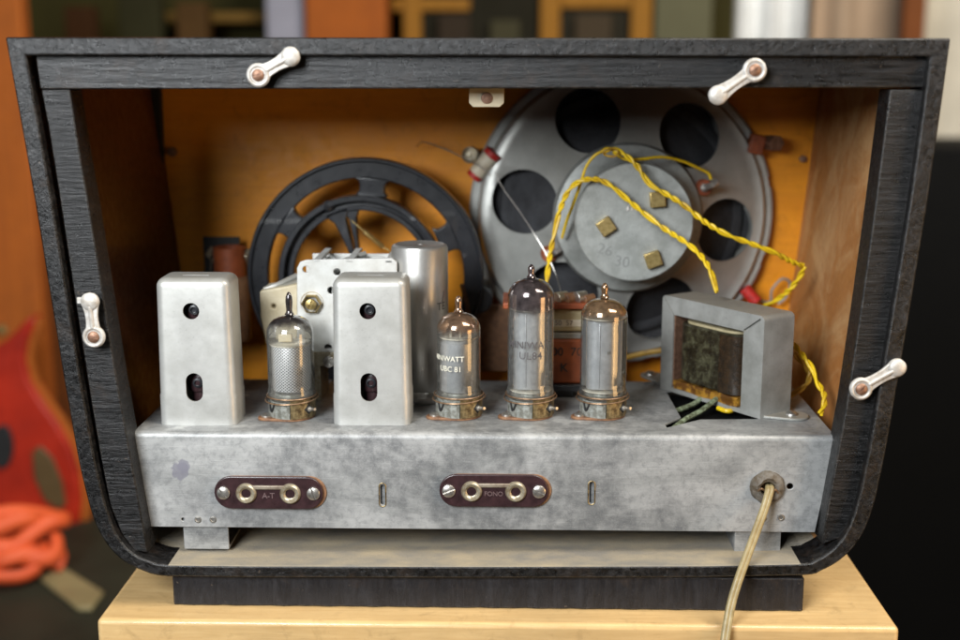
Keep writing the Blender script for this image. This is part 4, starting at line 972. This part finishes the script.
# ---- dim clutter deep inside behind the can (rear of the dial mechanism)
t_ = thing('dial_bracket', 'dark metal dial bracket deep behind the short tube and round can', 'bracket', P(480, 370, 170))
bm = new(); a = P(455, 305, 175); b = P(510, 372, 175); box(bm, ((a.x+b.x)/2, 178, (a.z+b.z)/2), (b.x-a.x, 3, a.z-b.z)); box(bm, (a.x+8, 165, (a.z+b.z)/2), (3, 24, a.z-b.z)); obj('plate', bm, M['fibre'], t_, bevel=.5)
bm = new(); p = P(478, 300, 160); cyl(bm, p, p+Vector((0, 30, 0)), 9, seg=24); obj('pulley', bm, M['slate'], t_, bevel=1)
bm = new(); tube(bm, [P(462, 285, 150), P(466, 300, 155), P(470, 320, 160)], 1.4, 8); obj('arm', bm, M['fibre'], t_)

# ================================================================== BACKGROUND ROOM, OUT OF FOCUS
def bgbox(name, x0, y0, x1, y1, Y, th, m, label=None, cat=None, parent=None, bev=3, group=None, yr=20):
    p = P(x0, y0, Y); q_ = P(x1, y1, Y); p.x = P(x0, yr, Y).x; q_.x = P(x1, yr, Y).x; bm = new(); box(bm, ((p.x+q_.x)/2, Y+th/2, (p.z+q_.z)/2), (abs(q_.x-p.x), th, abs(p.z-q_.z)))
    o = obj(name, bm, m, parent, bevel=bev)
    if label: tag(o, label, cat, group)
    return o
BG = lambda n, c, r=.8: pm(n, c, tuple(x*.8 for x in c), .01, r, spec=.15)
m_or = wood('orange_varnished_wood', (.38, .095, .005), (.28, .065, .004), (.3, .3, .01), .8, 0)
m_br = wood('brown_varnished_wood', (.20, .055, .006), (.14, .038, .005), (.3, .3, .01), .8, 0)
m_ye = wood('yellow_varnished_wood', (.30, .13, .006), (.22, .09, .005), (.3, .3, .02), .8, 0)
bgbox('wooden_door', -120, -60, 21, 520, 900, 30, m_or, 'orange brown wooden panel at the far left edge', 'panel')
bgbox('wooden_door', 10, 41, 190, 560, 960, 30, m_br, 'darker brown wooden panel just behind the left side of the cabinet', 'panel')
sh = thing('bookshelf', 'dark glass fronted bookcase with yellow wooden posts behind the radio', 'bookcase', P(380, 600, 1500))
bgbox('back_panel', 20, -120, 735, 700, 1640, 20, BG('dark_olive_back', (.04, .034, .008)), parent=sh)
for (x0, x1) in ((403, 421), (540, 560), (631, 652)): bgbox('post', x0, -100, x1, 640, 1500, 30, m_ye, parent=sh)
bgbox('rail', 392, -2, 470, 11, 1506, 24, m_ye, parent=sh); bgbox('rail', 560, -6, 631, 8, 1506, 24, m_ye, parent=sh)
bgbox('door_pane', 421, -100, 540, 560, 1515, 6, BG('dark_glass', (.016, .014, .008), .9), parent=sh); bgbox('door_pane', 560, -100, 631, 560, 1515, 6, BG('dark_glass2', (.022, .019, .012), .9), parent=sh)
bgbox('shelf_board', 160, 12, 268, 22, 1520, 100, BG('dim_wood', (.16, .09, .02)), parent=sh)
for i_, (x0, x1, y0, c_) in enumerate(((64, 92, 6, (.05, .02, .006)), (118, 160, -6, (.028, .026, .01)), (176, 206, 2, (.07, .035, .01)), (438, 470, 14, (.03, .02, .012)), (490, 520, 20, (.045, .04, .02)), (575, 612, 14, (.05, .035, .02)))):
    lbs = ('brown book second from the left in the dark bookcase', 'wide olive book left of the lighter brown book in the bookcase', 'lighter brown book near the pale folder in the bookcase', 'dark book beside the first yellow post', 'small olive grey book between the yellow posts', 'low brown book between the two right yellow posts')
    bgbox('book', x0, y0, x1, 120, 1497 - 30*(i_ < 3), 40 if i_ < 3 else 14, BG('dim_book_%d' % i_, c_), lbs[i_].replace('second from the left', 'leftmost'), 'book', group='books in the dark bookcase')
bgbox('storage_box', 305, -80, 386, 420, 1450, 60, m_or, 'upright orange box in front of the bookcase behind the upper left of the radio', 'box')
bgbox('paper_folder', 266, -80, 304, 420, 1470, 40, BG('lilac_grey_paper', (.30, .30, .36)), 'pale lilac grey folder left of the orange box behind the radio', 'folder')
bgbox('glass_vase', 655, -60, 712, 340, 1495, 40, BG('dim_grey_green', (.11, .105, .06)), 'dull grey green object right of the yellow posts', 'object')
# curtains: folded cloth
def curtain(x0, x1, y1, Y, m, label, waves=5, amp=12):
    a = P(x0, -120, Y); b = P(x1, y1, Y); a.x = P(x0, 20, Y).x; b.x = P(x1, 20, Y).x; bm = new(); n = 80; pts = []
    for i in range(n+1):
        u = i/n; pts.append((a.x+(b.x-a.x)*u, Y+amp*math.sin(u*2*PI*waves)+amp*.4*math.sin(u*17)))
    pts += [(x, y+4) for x, y in pts[::-1]]; prism(bm, pts, b.z, a.z, 'z'); tag(obj('curtain', bm, m, smooth=60), label, 'curtain', 'curtains behind the radio')
curtain(717, 808, 500, 1700, BG('white_cloth', (.88, .90, .90), .9), 'bright white curtain behind the upper right of the radio', 3)
curtain(812, 902, 500, 1650, BG('tan_cloth', (.44, .32, .22), .9), 'tan curtain right of the white one behind the radio', 2)
curtain(925, 1040, 150, 1750, BG('beige_cloth', (.72, .66, .54), .9), 'beige curtain at the top right edge', 2, 8)
bgbox('wooden_post', 904, -80, 926, 150, 1560, 30, m_br, 'brown wooden post between the tan and beige curtains', 'post')
bgbox('dark_cupboard', 800, 148, 1200, 900, 1300, 300, BG('black_furniture', (.003, .003, .003), .8), 'black cupboard at the right behind the radio', 'cupboard', yr=300)

# dark table with guitar, orange cable and beige tool at lower left
ZL = -260
bm = new(); box(bm, (-740, 360, ZL-12), (1100, 960, 24)); m_tb = pm('dark_table_top', (.030, .032, .020), (.018, .019, .012), .01, .6, spec=.25)
tag(obj('dark_table', bm, m_tb, bevel=3), 'dark low table at the lower left beside the wooden block', 'table')
Yr = 800
gt = thing('electric_guitar', 'red electric guitar standing at the left edge behind the table things', 'guitar', Vector((P(20, 540, Yr).x, Yr+15, ZL)))
gp = [(-120, 352), (-60, 360), (-15, 352), (5, 341), (18, 328), (27, 319), (33, 317), (33, 326), (27, 342), (24, 360), (29, 382), (42, 403), (57, 424), (70, 447), (78, 472), (81, 500), (78, 530), (60, 556), (10, 566), (-60, 560), (-120, 540)]
q = ypoly(gp, Yr); bm = new(); prism(bm, q, Yr, Yr+32)
m_red = pm('red_lacquer', (.42, .022, .006), (.26, .012, .004), .02, .4, .08, 0, .05, .5, coat=.2); obj('body', bm, m_red, gt, bevel=5, seg=4)
q = ypoly([(x+3, y+1) for x, y in gp], Yr+4); 
bm = new(); tube(bm, [P(x+2.5, y, Yr+16) for x, y in gp[6:18]], 10, 8); obj('binding', bm, m_or, gt)
bm = new(); q = ypoly([(32, 452), (40, 446), (52, 458), (62, 482), (66, 505), (58, 510), (44, 500), (34, 478)], Yr-3); prism(bm, q, Yr-3, Yr-.5); obj('control_plate', bm, pm('olive_plate', (.10, .06, .02), None, .02, .5), gt, bevel=1)
for (x, y, w, h) in ((2, 447, 11, 22),):
    q = [(P(x+w*math.cos(t), y+h*math.sin(t), Yr-4).x, P(x+w*math.cos(t), y+h*math.sin(t), Yr-4).z) for t in [2*PI*i/20 for i in range(20)]]
    bm = new(); prism(bm, q, Yr-5, Yr-.4); obj('pickup', bm, M['black'], gt, bevel=1)
bm = new(); lathe(bm, [(6, 0), (7, 4), (5, 9), (0, 10)], P(4, 332, Yr), (-.4, -.6, .6), 16); obj('strap_button', bm, M['brass'], gt)
bm = new(); rs = random.Random(2); pts = []
for i in range(150):
    a = i*.21; rr = 41+7*math.sin(i*.37)+4*math.sin(i*.11); pts.append(Vector((P(22, 548, 640).x-16+rr*1.2*math.cos(a+.2*math.sin(i*.3)), 640+rr*.8*math.sin(a), ZL+10+18*(i/150*3 % 3)+7*math.sin(a*1.3)+5*math.sin(i*.7))))
tube(bm, pts, 6.5, 10, 3, 1.4)
tag(obj('orange_cable', bm, pm('orange_red_rubber', (.72, .11, .025), (.60, .08, .02), .02, .6)), 'coiled orange red cable lying on the table before the guitar', 'cable')
a = Pz(45, 578, ZL+4); b = Pz(100, 612, ZL+4); bm = new()
q = [Pz(x, y, ZL) for x, y in ((38, 580), (62, 570), (104, 596), (92, 612), (78, 612))]; prism(bm, [(p.x, p.y) for p in q], ZL+.2, ZL+5, 'z')
tag(obj('sanding_block', bm, pm('beige_block', (.30, .25, .12), (.24, .19, .09), .02, .5), bevel=1.5), 'flat beige piece lying on the dark table at the lower left', 'block')

# ================================================================== LIGHT, WORLD, CAMERA
def area(name, loc, target, size, power, color, sy=None):
    l = bpy.data.lights.new(name, 'AREA'); l.energy = power; l.color = color; l.size = size*.001; l.shape = 'RECTANGLE'; l.size_y = (sy or size)*.001
    o = bpy.data.objects.new(name, l); col.objects.link(o); o.location = Vector(loc)*.001
    o.rotation_euler = (Vector(target)-Vector(loc)).to_track_quat('-Z', 'Y').to_euler(); return o
area('window_light', (-440, -840, 580), (0, 80, 130), 400, 21, (.93, .97, 1.0), 460)
area('warm_side_light', (600, -300, 60), (40, 60, 120), 260, 1.3, (1, .60, .25), 260)
area('room_light', (900, -300, 1500), (200, 1500, 200), 900, 55, (1, .93, .82))
w = bpy.data.worlds.new('World'); scene.world = w; w.use_nodes = True
bg = w.node_tree.nodes['Background']; bg.inputs[0].default_value = (.75, .86, 1.0, 1); bg.inputs[1].default_value = .025
cd = bpy.data.cameras.new('camera'); co = bpy.data.objects.new('camera', cd); col.objects.link(co)
co.location = CAM*.001; co.rotation_euler = ROT.to_euler()
cd.sensor_width = 36; cd.lens = F/960*36; cd.clip_start = .01; cd.clip_end = 50
cd.dof.use_dof = True; cd.dof.focus_distance = .645; cd.dof.aperture_fstop = 4.4; cd.dof.aperture_blades = 7
scene.camera = co
scene.render.engine = 'CYCLES'
scene.render.resolution_x = 1024; scene.render.resolution_y = 683
scene.view_settings.view_transform = 'Standard'; scene.view_settings.look = 'None'
scene.view_settings.exposure = 0; scene.view_settings.gamma = 1
scene.cycles.max_bounces = 10; scene.cycles.transparent_max_bounces = 16
